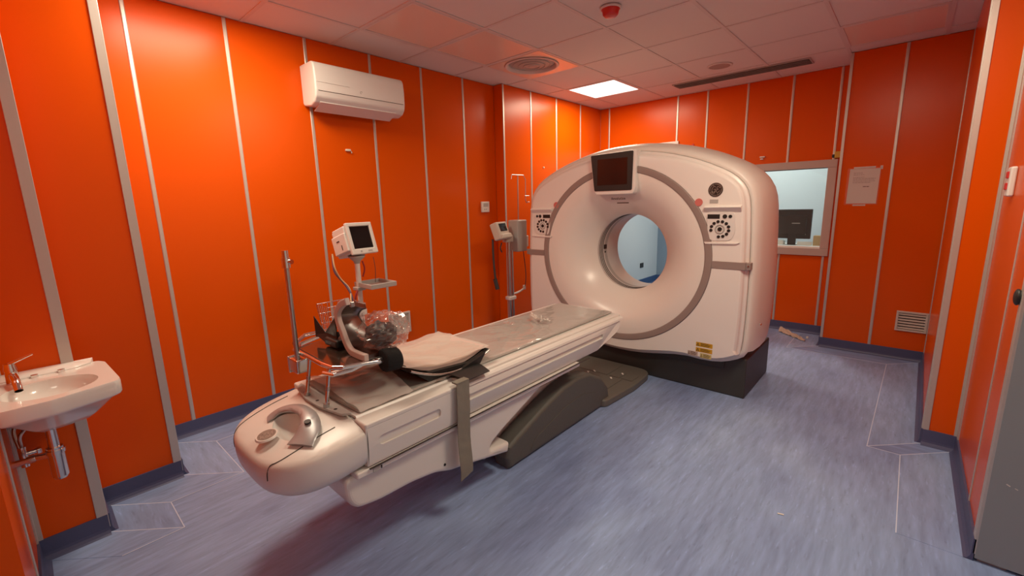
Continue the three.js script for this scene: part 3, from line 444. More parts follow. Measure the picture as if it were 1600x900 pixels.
// ---------- patient table ----------
const TX = -1.745, TY = .645;
const table = thing('patient_table', 'long white scanner table with rounded foot end pointing into the bore', 'table', V(TX, 0, -1.7));
{ // rounded foot end
  const hw = .322, L = .315, zb = -.745, n = 48, ring = (d, y, dz = 0) => { const p = []; for (let i = 0; i <= n; i++) { const a = Math.PI * i / n, c = Math.cos(a), s = Math.sin(a), e = 2 / 3.1, zz = (L - d * 1.1 + dz) * Math.abs(s) ** e; p.push(V(TX + (hw - d) * Math.sign(c) * Math.abs(c) ** e, y - .045 * zz / L, zb + zz)); } return p.reverse(); };
  const rings = [ring(.17, .456), ring(.09, .455), ring(.05, .458), ring(.025, .468), ring(.010, .486), ring(.003, .51), ring(0, .54), ring(0, .580), ring(.003, .592), ring(.008, .600), ring(.015, .605), ring(.019, .607), ring(.04, .614), ring(.09, .627), ring(.16, .638), ring(.24, .645), ring(.30, .646)];
  const g = loft(rings, true, true, true, .45); 
  const body = new Brush(mergeVertices(g.clone())); const cutG = new THREE.SphereGeometry(1, 40, 24); cutG.scale(.125, .07, .060); cutG.translate(TX + .06, .632, -.578); const cut = new Brush(cutG); body.updateMatrixWorld(); cut.updateMatrixWorld();
  const ev = new Evaluator(); ev.useGroups = false; const r = ev.evaluate(body, cut, SUBTRACTION); let q = r.geometry.clone(); q.clearGroups(); q = toCreasedNormals(q, .5);
  part('foot_end', q, M.tableWhite, table);
  const target = new THREE.Mesh(q.clone().translate(TX, 0, -1.7), new THREE.MeshBasicMaterial({ side: THREE.DoubleSide })); const rc = new THREE.Raycaster();
  const top = (x, z) => { rc.set(V(x, 2, z), V(0, -1, 0)); const h = rc.intersectObject(target); return h.length ? h[0].point.add(V(0, .0006, 0)) : null; }, front = (x, y) => { rc.set(V(x, y, 2), V(0, 0, -1)); const h = rc.intersectObject(target); return h.length ? h[0].point.add(V(0, 0, .0006)) : null; };
  for (const s of [1, -1]) { const X = d => TX + s * d, pts = [top(X(.218), -.746), top(X(.217), -.68), top(X(.216), -.62), top(X(.214), -.56), top(X(.210), -.52), top(X(.204), -.49), top(X(.196), -.472), front(X(.182), .556), front(X(.176), .53), front(X(.172), .50)].filter(p => p); part('seam', tube(pts, .0020, 60, 6), M.seam, table); }
  // silver grip bridging the recess
  const P = [V(-1.835, .604, -.553), V(-1.815, .630, -.595), V(-1.755, .648, -.627), V(-1.685, .653, -.636), V(-1.62, .648, -.628), V(-1.568, .630, -.600), V(-1.538, .600, -.552)], W = [.030, .030, .028, .027, .032, .042, .052], Hh = [.008, .011, .013, .013, .013, .011, .008];
  const cv = new THREE.CatmullRomCurve3(P), rg = []; for (let i = 0; i <= 32; i++) { const t = i / 32, c = cv.getPoint(t), tg = cv.getTangent(t), side = V(0, 1, 0).cross(tg).normalize(), up = tg.clone().cross(side).normalize(), f = t * 6, k = Math.min(5, Math.floor(f)), u = f - k, w = W[k] * (1 - u) + W[k + 1] * u, h = Hh[k] * (1 - u) + Hh[k + 1] * u; rg.push(Array.from({ length: 20 }, (_, j) => { const a = j / 20 * Math.PI * 2; return c.clone().addScaledVector(side, w * Math.cos(a)).addScaledVector(up, h * Math.sin(a)); })); }
  const hd = part('grip', loft(rg, true, true, true, 1), M.silver, table, 'silver moulded grip');
  part('release_button', disc(V(-1.585, .651, -.606), .012, .006, V(.15, 1, .15).normalize()), M.black, hd);
  const bn = V(.03, 1, .16).normalize(), bc = V(-1.690, .6085, -.497);
  part('emblem_rim', (() => { const t = new THREE.CylinderGeometry(.037, .041, .006, 48); t.applyQuaternion(new THREE.Quaternion().setFromUnitVectors(V(0, 1, 0), bn)); t.translate(bc.x, bc.y, bc.z); return t; })(), M.tableWhite, table);
  logoDisc(bc.clone().addScaledVector(bn, .003), .032, bn, logoGrey, 'emblem', table, .003);
}
{ const xr = TX + .318, xl = TX - .318;
  // body core, side plates near the foot end with a slot recess
  part('body', [RB(xl + .02, xr - .02, .455, .625, -1.24, -.747, .004), RB(xl + .04, xr - .04, .47, .612, -2.40, -1.24, .004)], M.tableWhite, table);
  const slant = (g, s, k) => { const p = g.attributes.position; for (let i = 0; i < p.count; i++) { const y = p.getY(i), d = y < .535 ? (.535 - y) * k : y > .58 ? (y - .58) * k * .8 : 0; p.setX(i, p.getX(i) - s * d); } g.computeVertexNormals(); return toCreasedNormals(g, .25); };
  const slot = roundedPoly([[-.80, .528], [-1.10, .528], [-1.10, .570], [-.80, .570]], .02);
  for (const s of [1, -1]) { const x0 = s > 0 ? xr - .022 : xl - .002, x1 = s > 0 ? xr + .002 : xl + .022; part('side_plate', slant(carve(extrude(roundedPoly([[-.7475, .457], [-1.235, .457], [-1.235, .618], [-.7475, .618]], .006), 'x', x0, x1, .004), extrude(slot, 'x', s > 0 ? x1 - .009 : x0 - .02, s > 0 ? x1 + .02 : x0 + .009)), s, .12), M.tableWhite, table); }
  part('top_edge', [RB(TX + .235, xr, .612, .634, -1.235, -.747, .008), RB(xl, TX - .235, .612, .634, -1.235, -.747, .008)], M.tableWhite, table);
  // long side plates with a groove, cut away under the scanner end
  const groove = roundedPoly([[-1.20, .540], [-2.47, .540], [-2.47, .570], [-1.20, .570]], .014);
  for (const s of [1, -1]) { const x0 = s > 0 ? xr - .024 : xl + .002, x1 = s > 0 ? xr - .002 : xl + .024;
    part('side_rail', slant(carve(extrude(roundedPoly([[-1.238, .457], [-2.44, .457], [-2.64, .530, .03], [-2.70, .56, .03], [-2.71, .62], [-1.238, .62]], .008), 'x', x0, x1, .007, [], false, 4), extrude(groove, 'x', s > 0 ? x1 - .013 : x0 - .02, s > 0 ? x1 + .02 : x0 + .013)), s, .30), M.tableWhite, table);
    const prof = [[.20, .610], [.20, .636], [.262, .645], [.276, .645], [.284, .640], [.286, .632], [.300, .630], [.312, .622], [.316, .610]].map(q => [TX + s * q[0], q[1]]); if (s > 0) prof.reverse(); part('rail_top', extrude(prof, 'z', -2.745, -1.237, .004), M.tableWhite, table);
    part('seam', B(s > 0 ? xr - .004 : xl - .0035, s > 0 ? xr + .0035 : xl + .004, .451, .4545, -2.3, -.75), M.seam, table); }
  part('rail_core', extrude(roundedPoly([[-1.23, .47], [-2.42, .47], [-2.62, .545, .03], [-2.72, .575, .03], [-2.73, .61], [-1.23, .61]], .008), 'x', xl + .035, xr - .035, .004), M.tableWhite, table);
  part('cradle', [extrude([[TX - .245, .630], [TX + .245, .630], [TX + .235, .641], [TX + .12, .634], [TX, .632], [TX - .12, .634], [TX - .235, .641]], 'z', -2.76, -.755)], M.white, table, 'shallow carbon cradle under the mattress');
  part('end_socket_plate', extrude(roundedPoly([[TX - .235, -.75], [TX + .225, -.75], [TX + .20, -.715], [TX + .06, -.69], [TX - .06, -.69], [TX - .20, -.715]], .012).reverse(), 'y', .645, .655, .002), M.greyPlastic, table);
  for (const [x, z] of [[-1.86, -.717], [-1.735, -.712], [-1.60, -.722]]) part('socket_hole', disc(V(x, .6545, z), .007, .001, V(0, 1, 0), 16), M.black, table);
  // lower ledge and hull
  part('lower_ledge', RB(xl + .006, xr - .006, .425, .452, -2.20, -.70, .008), M.tableWhite, table);
  part('lower_hull', extrude(roundedPoly([[-.665, .43], [-.668, .34], [-.70, .29], [-.80, .272], [-.95, .268], [-1.08, .25], [-1.17, .215], [-1.25, .20], [-1.56, .128, .015], [-1.572, .185, .015], [-1.425, .203, .015], [-1.44, .235, .02], [-1.86, .43]], .03), 'x', TX - .285, TX + .285, .02, [], false, 4), M.tableWhite, table);
  part('screw', [disc(V(TX + .284, .27, -1.13), .006, .004, V(1, 0, 0), 12)], M.black, table);
  part('latch', B(TX + .310, TX + .3145, .431, .443, -.805, -.799), M.seam, table); part('latch', RB(TX + .308, TX + .3145, .427, .447, -.795, -.765, .002), M.greyPlastic, table);
  part('lift_cover', extrude(roundedPoly([[-1.48, .06], [-2.50, .06], [-2.50, .16], [-2.36, .30], [-1.98, .43], [-1.48, .43]], .03), 'x', TX - .12, TX + .12, .012), M.tableWhite, table);
  part('lift_ledge', extrude(roundedPoly([[-1.50, .05], [-2.30, .05], [-2.30, .335], [-2.22, .345], [-1.95, .345], [-1.62, .19], [-1.50, .17]], .02), 'x', TX - .143, TX + .143, .008), M.tableWhite, table);
  const sil = [[-1.585, .004], [-1.570, .07], [-1.585, .135], [-1.66, .165], [-1.80, .215], [-1.95, .265], [-2.10, .305], [-2.25, .322], [-2.40, .302], [-2.55, .225], [-2.64, .13], [-2.662, .05], [-2.655, .004]];
  for (const s of [1, -1]) { const a = TX + s * .145, b = TX + s * .265; const fc = part('foot_cover', extrude(sil, 'x', Math.min(a, b), Math.max(a, b), .024, [], false, 5), M.pad, table, 'dark grey rubber foot cover');
    part('side_inlay', extrude(roundedPoly([[-1.75, .03], [-2.50, .03], [-2.50, .14], [-2.30, .19], [-2.1, .175], [-1.8, .09]], .03), 'x', s > 0 ? b - .001 : b - .003, s > 0 ? b + .003 : b + .001, .001), M.pad, fc); }
  // stepped floor plate reaching to the scanner
  const pl = part('floor_plate', extrude(roundedPoly([[TX - .32, -3.29, .01], [TX + .30, -3.29, .12], [TX + .32, -2.95, .05], [TX + .29, -2.55, .05], [TX - .29, -2.55], [TX - .32, -2.95]], .04).reverse(), 'y', 0, .055, .012), M.charcoal, table, 'dark grey floor plate');
  for (const [a, b, c, d] of [[-.20, .06, -3.25, -2.98], [.08, .17, -3.10, -2.98], [.185, .275, -3.10, -2.98], [-.22, .20, -2.96, -2.72]]) part('tread_panel', RB(TX + a, TX + b, .052, .061, c, d, .003), M.charcoal, pl);
}
// things on the table
single('mattress_pad', [sheet((u, v) => { const x = TX - .225 + .45 * u, z = -.775 - 1.96 * v; return V(x,   .650 + .006 * Math.abs(u - .5) ** 2 * 4 + .0012 * noise.noise(x * 9, z * 6, 1), z); }, 24, 80, .011)], M.mattress, 'thin grey mattress pad lying along the white table', 'mattress');
function film(x0, x1, z0, z1, y, amp, sx, sz, seed, hang = 0) { return sheet((u, v) => { const x = x0 + (x1 - x0) * u, z = z0 + (z1 - z0) * v, e = Math.max(0, Math.abs(u - .5) * 2 - .86) / .14; return V(x, y + amp * (Math.abs(noise.noise(x * sx, z * sz, seed)) + .4 * Math.abs(noise.noise(x * sx * 2.3 + z * 5, z * sz * 2.1, seed + 4))) - hang * e * e, z); }, 60, 80, 0); }
single('plastic_sheet', sheet((u, v) => { const x = TX - .238 + .478 * u, z = -.775 - .245 * v, e = Math.max(0, Math.abs(u - .5) * 2 - .84) / .16, n = Math.abs(noise.noise(x * 5, z * 7, 2.5)), f = Math.abs(noise.noise(x * 16 + z * 9, z * 6, 6)); return V(x, .661 + .030 * n + .010 * f + .040 * Math.pow(v, 3) * Math.sin(Math.PI * Math.min(1, u * 1.05)) - .012 * e * e, z); }, 70, 60, 0), M.filmMilky, 'milky plastic sheet over the foot end of the mattress', 'plastic sheet');
single('plastic_sheet', film(TX - .232, TX + .238, -1.50, -2.72, .660, .007, 7, 5, 8.1, .006), M.film, 'clear plastic sheet over the mattress half near the scanner', 'plastic sheet');
{ const g = []; for (let k = 0; k < 3; k++) g.push(sheet((u, v) => { const a = u * 3.0 + k * 2, r = .012 + .01 * noise.noise(u * 4, v * 4, k); return V(-1.745 + (k - 1) * .05 + (v - .5) * .10 * Math.cos(k), .672 + r * (1 + Math.sin(a)) + .008 * Math.abs(noise.noise(u * 9, v * 7, k + 5)), -2.205 + (v - .5) * .07 * Math.sin(k + 1) + r * Math.cos(a)); }, 14, 14, .0008)); single('crumpled_wrapper', g, M.paper, 'small crumpled white wrapper lying on the table near the scanner', 'wrapper'); }
single('crumpled_wrapper', sheet((u, v) => V(-1.90 + .09 * u, .674 + .015 * Math.abs(noise.noise(u * 6, v * 5, 3)), -2.05 + .05 * v + .02 * u), 16, 10, .0006), M.film, 'clear scrap of wrapping beside the white wrapper on the table', 'wrapper');

// curved headrest wrapped in film
{ const z0 = -1.02, z1 = -1.492, xa = -1.535, xb = -1.93, yb = t => .745 - .032 * t, sag = t => .058 * (1 - (2 * t - 1) ** 2);
  const t = thing('headrest', 'curved black head support wrapped in clear film on the table', 'headrest', V(-1.73, .66, -1.25));
  const prof = (off, ex) => { const p = []; for (let i = 0; i <= 28; i++) { const s = i / 28; p.push([z0 + (z1 - z0) * s, yb(s) - sag(s) + off]); } return p; };
  const up = prof(0), dn = prof(-.014).reverse(); const area = up.concat(dn);
  part('shell', extrude(area, 'x', xb, xa + .02, .002), M.blackGloss, t);
  part('rim', tube(up.map(p => V(xa + .022, p[1] - .006, p[0])), .005, 50, 8), M.steel, t, 'shiny rim line'); part('rim', tube(prof(-.028).slice(8, 25).map(p => V(xa + .022, p[1] - .004, p[0])), .0028, 40, 8), M.steel, t);
  part('cushion', extrude(up.map(p => [p[0], p[1] + .003]).concat(up.map((p, i) => [p[0], p[1] + .012 + .018 * Math.sin(Math.PI * i / 28)]).reverse()), 'x', xb + .01, xa - .01, .004), M.pinkFoam, t);
  part('support_block', [extrude([[-1.06, .705], [-1.44, .67], [-1.40, .659], [-1.12, .659]], 'x', xb + .03, xa + .012, .003), extrude([[-1.27, .660], [-1.46, .705], [-1.42, .659]], 'x', xa + .0, xa + .03, .002)], M.black, t);
  part('film_wrap', sheet((u, v) => { const z = z0 + .015 + (z1 - z0 - .03) * v, x = xb - .005 + (xa + .015 - xb) * u, base = yb(v) - sag(v) * .40 + .012; return V(x, base + .010 * noise.noise(x * 10, z * 8, 3) + .006 * Math.abs(noise.noise(x * 18 + z * 9, z * 6, 7)), z); }, 56, 56, 0), M.filmDull, t, 'clear stretched plastic film');
  const f = (u, v) => V(-1.545 + .135 * u, .664 + .004 * Math.sin(u * 3) - .012 * u * u, -1.21 - .20 * v - .05 * u * (1 - v) + .02 * u); part('flap', sheet(f, 10, 10, .003), M.black, t, 'flat black fabric flap'); }
{ const g = sheet((u, v) => { const y = .655 - .47 * v; return V(-1.408 + .006 * Math.sin(v * 9) * v + .002 * noise.noise(u * 3, v * 14, 2), y - .02 * (1 - u) * v * 0 + (v > .97 ? .018 * u : 0), -1.178 - .074 * u + .012 * v - .008 * v * v); }, 8, 50, .003);
  const t = thing('strap', 'grey webbing strap hanging down the side of the table', 'strap', V(-1.41, .18, -1.21)); part('webbing', g, M.strap, t); part('fold', RB(-1.44, -1.404, .652, .660, -1.252, -1.178, .002), M.strap, t); }

// chrome head-holder frame on two posts
{ const t = thing('support_frame', 'bent chrome rail frame with dark tray standing on two posts', 'support frame', V(-1.75, .655, -.8)), y = .812;
  for (const x of [-1.648, -1.822]) { const p = part('post', rod(V(x, .655, -.708), V(x, y - .006, -.735), .0075, .0075), M.chrome, t); part('collar', rod(V(x, .655, -.708), V(x, .668, -.710), .012, .012), M.steel, p); part('sleeve', rod(V(x, .72, -.72), V(x, .735, -.722), .0085, .0085), M.steel, p); }
  part('rail', pipe([V(-2.10, y, -.90), V(-2.05, y, -.79), V(-1.985, y, -.742), V(-1.70, y, -.735), V(-1.63, y, -.742), V(-1.60, y, -.77), V(-1.588, y - .004, -.84), V(-1.575, y - .012, -.93)], .0095), M.chrome, t);
  part('rail', pipe([V(-1.66, y - .02, -.715), V(-1.61, y - .022, -.735), V(-1.592, y - .018, -.80), V(-1.587, y - .006, -.85)], .008), M.chrome, t);
  part('rail', pipe([V(-2.045, y + .012, -.765), V(-2.14, y + .012, -.85), V(-2.16, y + .006, -.99)], .0095), M.chrome, t);
  part('tray', extrude(roundedPoly([[-2.03, -.77], [-1.625, -.755], [-1.61, -1.02], [-2.08, -1.04]], .03).reverse(), 'y', y - .012, y - .005, .002), phy({ color: lin(.035, .022, .016), roughness: .16, clearcoat: 1, clearcoatRoughness: .1 }), t, 'dark glossy tray');
  part('clamp_lug', RB(-1.60, -1.57, y - .022, y + .004, -.93, -.905, .004), M.steel, t); }
{ const t = thing('foam_roll', 'short black foam roll at the end of the chrome rail', 'foam roll', V(-1.575, .79, -.975)); const a = V(-1.578, .798, -.928), b = V(-1.574, .792, -1.005), d = b.clone().sub(a);
  part('foam', loft([[.0, .035], [.02, .045], [.1, .049], [.85, .049], [.97, .045], [1, .035]].map(([s, r]) => { const c = a.clone().addScaledVector(d, s), u = V(0, 1, 0), w = d.clone().cross(u).normalize(); return Array.from({ length: 28 }, (_, i) => { const q = i / 28 * Math.PI * 2; return c.clone().addScaledVector(u, r * Math.sin(q)).addScaledVector(w, r * Math.cos(q)); }); })), M.foam, t); part('core_pin', rod(a.clone().addScaledVector(d, -.1), b.clone().addScaledVector(d, .05), .009), M.steel, t); }
{ const t = thing('infusion_rod', 'slim upright steel rod clamped to the chrome frame', 'rod', V(-1.91, .70, -.72));
  part('rod', rod(V(-1.912, .735, -.722), V(-1.912, 1.225, -.722), .010), M.steel, t); part('clamp', [RB(-1.955, -1.875, .735, .795, -.75, -.70, .006), RB(-1.965, -1.953, .725, .80, -.752, -.698, .003)], M.chrome, t);
  part('tip', [rod(V(-1.912, 1.225, -.722), V(-1.912, 1.262, -.722), .013), rod(V(-1.93, 1.215, -.722), V(-1.885, 1.215, -.735), .010), rod(V(-1.912, 1.19, -.722), V(-1.912, 1.232, -.722), .017)], M.chrome, t); }
// upright head cradle in a clear bag
{ const t = thing('head_cradle', 'black head cradle with pale padded edge standing in a clear bag', 'head cradle', V(-1.78, .82, -.95));
  const P = [[-1.715, 1.045], [-1.765, 1.026], [-1.812, .985], [-1.812, .945], [-1.785, .90], [-1.758, .855], [-1.722, .826], [-1.66, .821], [-1.60, .822]];
  const shear = g => { const p = g.attributes.position; for (let i = 0; i < p.count; i++) { const z = p.getZ(i) + .862, k = THREE.MathUtils.clamp((p.getY(i) - .81) / .2, 0, 1); p.setX(i, p.getX(i) + z * .8 * k); p.setY(i, p.getY(i) + z * .42 * k); } g.computeVertexNormals(); return toCreasedNormals(g, .6); };
  const strip2 = w => { const cv = new THREE.SplineCurve(P.map(p => new THREE.Vector2(...p))), a = [], b = []; for (let i = 0; i <= 44; i++) { const q = cv.getPoint(i / 44), tg = cv.getTangent(i / 44); a.push([q.x - tg.y * w, q.y + tg.x * w]); b.push([q.x + tg.y * w, q.y - tg.x * w]); } return a.concat(b.reverse()); };
  part('padded_edge', extrude(strip2(.0150), 'z', -.884, -.862, .005), M.pinkFoam, t, 'pale foam edge');
  part('shell', shear(extrude(strip2(.010), 'z', -1.02, -.884, .002)), phy({ color: lin(.05, .018, .010), roughness: .3, clearcoat: .5, clearcoatRoughness: .2 }), t, 'glossy dark brown shell');
  part('back_edge', shear(extrude(strip2(.0115), 'z', -1.028, -1.019, .002)), M.black, t);
  part('side_lug', [RB(-1.732, -1.715, 1.015, 1.04, -.905, -.886, .005)], M.steel, t);
  const blob = (u, v, s) => { const th = u * Math.PI * 2, ph = .05 + v * (Math.PI - .1), d = V(Math.sin(ph) * Math.cos(th), Math.cos(ph), Math.sin(ph) * Math.sin(th)); const n1 = noise.noise(d.x * 2.2 + s, d.y * 2.2, d.z * 2.2), n2 = Math.abs(noise.noise(d.x * 5, d.y * 5 + s, d.z * 5)), n3 = Math.abs(noise.noise(Math.atan2(d.z, d.y + .2) * (s === 7 ? 4.6 : 2.6), d.x * 1.4, s)), r = .86 + .20 * n1 + .10 * n2 + (s === 7 ? .34 : .14) * n3; return V(d.x * r, d.y * r, d.z * r); };
  part('inner_pad', sheet((u, v) => { const p = blob(u, v, 2); return V(-1.668 + p.x * .082, .886 + p.y * .056, -.985 + p.z * .072); }, 40, 24, 0), M.black, t, 'black pad inside the bag');
  part('plastic_bag', sheet((u, v) => { const p = blob(u, v, 7), k = p.y > 0 ? 1 + .35 * Math.max(0, p.z) : 1; return V(-1.668 + p.x * (p.x > 0 ? .140 : .100), .895 + p.y * (p.y > 0 ? .085 + .035 * Math.max(0, p.x) : .072) * k, -.995 + p.z * .105); }, 72, 44, 0), M.bagFilm, t, 'clear crumpled plastic bag'); 
  const tri = (p, q, r) => { const g = new THREE.BufferGeometry(), n = q.clone().sub(p).cross(r.clone().sub(p)).normalize().multiplyScalar(.004), P2 = [p, q, r].map(w => w.clone().add(n)), pos = []; const T = (a, b, c) => pos.push(...a, ...b, ...c); T(p, r, q); T(...P2); for (const [i, j] of [[0, 1], [1, 2], [2, 0]]) { const A = [p, q, r][i], Bq = [p, q, r][j]; T(A, Bq, P2[j]); T(A, P2[j], P2[i]); } g.setAttribute('position', new THREE.Float32BufferAttribute(pos, 3)); g.setAttribute('uv', new THREE.Float32BufferAttribute(new Float32Array(pos.length / 3 * 2), 2)); g.computeVertexNormals(); return g; };
    part('strap_tail', tri(V(-2.054, .93, -.87), V(-1.96, .835, -.89), V(-2.03, .835, -.86)), M.black, t); part('strap_tail', tri(V(-1.845, .955, -.875), V(-1.99, .85, -.885), V(-1.87, .83, -.89)), M.black, t);
  part('strap_tail', tri(V(-2.04, .845, -.862), V(-1.85, .885, -.90), V(-1.88, .815, -.86)), M.black, t);
  part('strap_base', [RB(-1.95, -1.83, .812, .85, -.93, -.86, .012)], M.black, t); }

// ---------- patient monitor on roll stand ----------
{ const px = -2.55, pz = -1.385; const t = thing('patient_monitor', 'small white patient monitor on a pole behind the table', 'monitor', V(px, 0, pz));
  for (let k = 0; k < 5; k++) { const a = k / 5 * Math.PI * 2; const l = part('leg', [rod(V(px, .085, pz), V(px + .24 * Math.cos(a), .065, pz + .24 * Math.sin(a)), .016, .012)], M.greyPlastic, t); const w = new THREE.TorusGeometry(.022, .010, 8, 18); w.translate(px + .235 * Math.cos(a), .032, pz + .235 * Math.sin(a)); part('caster', w, M.black, l); }
  part('pole', [rod(V(px, .07, pz), V(px, 1.12, pz), .016), rod(V(px, .80, pz), V(px, .83, pz), .028), rod(V(px, .76, pz), V(px, .79, pz), .034)], M.white, t);
  part('mount', [lathe([[.018, 1.085], [.022, 1.10], [.05, 1.125], [.05, 1.135], [0, 1.135]], 28).translate(px, 0, pz)], M.greyPlastic, t);
  const c = V(px - .02, 1.228, pz - .025), R = g => spin(g, c, 0, .10, .30);
  const hs = part('housing', [R(RB(c.x - .13, c.x + .045, c.y - .085, c.y + .085, c.z - .082, c.z + .082, .012)), R(RB(c.x - .09, c.x + .036, c.y + .02, c.y + .085, c.z + .078, c.z + .10, .006)), R(RB(c.x - .11, c.x + .036, c.y - .07, c.y + .045, c.z + .078, c.z + .105, .006))], M.monitorWhite, t);
  const e = c.x + .045; part('bezel', [R(RB(e - .01, e + .012, c.y - .10, c.y - .066, c.z - .092, c.z + .092, .005)), R(RB(e - .01, e + .012, c.y + .075, c.y + .098, c.z - .092, c.z + .092, .005)), R(RB(e - .01, e + .012, c.y - .07, c.y + .08, c.z + .070, c.z + .092, .005)), R(RB(e - .01, e + .012, c.y - .07, c.y + .08, c.z - .092, c.z - .070, .005))], M.monitorWhite, hs);
  part('screen', R(B(e - .004, e + .003, c.y - .068, c.y + .077, c.z - .072, c.z + .072)), M.screen, hs); part('key', [R(disc(V(e + .012, c.y - .084, c.z + .03), .006, .002, V(1, 0, 0), 12)), R(B(e + .012, e + .0135, c.y - .088, c.y - .08, c.z - .05, c.z - .02))], M.greyPlastic, hs);
  part('side_vent', [R(B(c.x - .06, c.x - .03, c.y + .005, c.y + .012, c.z + .105, c.z + .1065)), R(B(c.x - .02, c.x - .012, c.y - .05, c.y - .02, c.z + .105, c.z + .1065))], M.seam, hs);
  const tc = V(px + .06, .955, pz - .08); part('tray', [RB(tc.x - .10, tc.x + .10, .935, .943, tc.z - .09, tc.z + .09, .003), RB(tc.x - .10, tc.x + .10, .935, .965, tc.z - .09, tc.z - .08, .004), RB(tc.x - .10, tc.x + .10, .935, .965, tc.z + .08, tc.z + .09, .004), RB(tc.x + .092, tc.x + .102, .935, .965, tc.z - .09, tc.z + .09, .004), RB(tc.x - .102, tc.x - .092, .935, .965, tc.z - .09, tc.z + .09, .004), RB(px - .03, px + .03, .915, .938, pz - .03, pz + .03, .006)], M.greyPlastic, t, 'grey utility tray');
  // wire basket
  const b0 = V(px - .05, .69, pz + .06), b1 = V(px + .10, .865, pz + .26), wires = []; const rect = (y, i) => { const p = [V(b0.x + i, y, b0.z + i), V(b1.x - i, y, b0.z + i), V(b1.x - i, y, b1.z - i), V(b0.x + i, y, b1.z - i), V(b0.x + i, y, b0.z + i)]; wires.push(pipe(p, .003, 6)); };
  rect(b1.y, 0); rect(b1.y - .06, .006); rect(b1.y - .12, .012); rect(b0.y, .018);
  for (let k = 0; k <= 6; k++) { const s = k / 6, z = b0.z + (b1.z - b0.z) * s, x = b0.x + (b1.x - b0.x) * s; for (const X of [b0.x, b1.x]) wires.push(rod(V(X, b1.y, z), V(X + (X === b0.x ? .018 : -.018), b0.y, THREE.MathUtils.clamp(z, b0.z + .018, b1.z - .018)), .002, .002, 5)); for (const Z of [b0.z, b1.z]) wires.push(rod(V(x, b1.y, Z), V(THREE.MathUtils.clamp(x, b0.x + .018, b1.x - .018), b0.y, Z + (Z === b0.z ? .018 : -.018)), .002, .002, 5)); wires.push(rod(V(b0.x + .018, b0.y, THREE.MathUtils.clamp(z, b0.z + .018, b1.z - .018)), V(b1.x - .018, b0.y, THREE.MathUtils.clamp(z, b0.z + .018, b1.z - .018)), .002, .002, 5)); }
  wires.push(rod(V(px, .78, pz + .02), V(px, .78, b0.z + .02), .005)); part('wire_basket', wires, M.chrome, t);
  part('cable', [tube([V(px - .09, 1.14, pz + .11), V(px - .07, 1.08, pz + .12), V(px - .06, 1.03, pz + .115), V(px - .02, .95, pz + .075), V(px + .01, .88, pz + .06), V(px + .03, .80, pz + .07)], .007, 50, 8)], M.purple, t); part('cable', [tube([V(px - .08, 1.15, pz + .115), V(px - .045, 1.07, pz + .125), V(px - .035, 1.0, pz + .10), V(px - .01, .93, pz + .06), V(px + .03, .86, pz + .08)], .0045, 50, 8)], M.cableTan, t);
  part('cable', [tube([V(px + .03, 1.10, pz - .02), V(px + .03, 1.05, pz - .03), V(px + .02, 1.0, pz - .02)], .005, 20, 8), tube([V(px + .02, .93, pz + .02), V(px + .03, .89, pz + .045), V(px + .03, .84, pz + .05), V(px + .04, .80, pz + .03)], .006, 30, 8)], M.cableRed, t); part('cable', tube([V(px + .05, 1.12, pz - .085), V(px + .055, 1.05, pz - .09), V(px + .06, .96, pz - .08)], .0018, 20, 6), M.dark, t); }

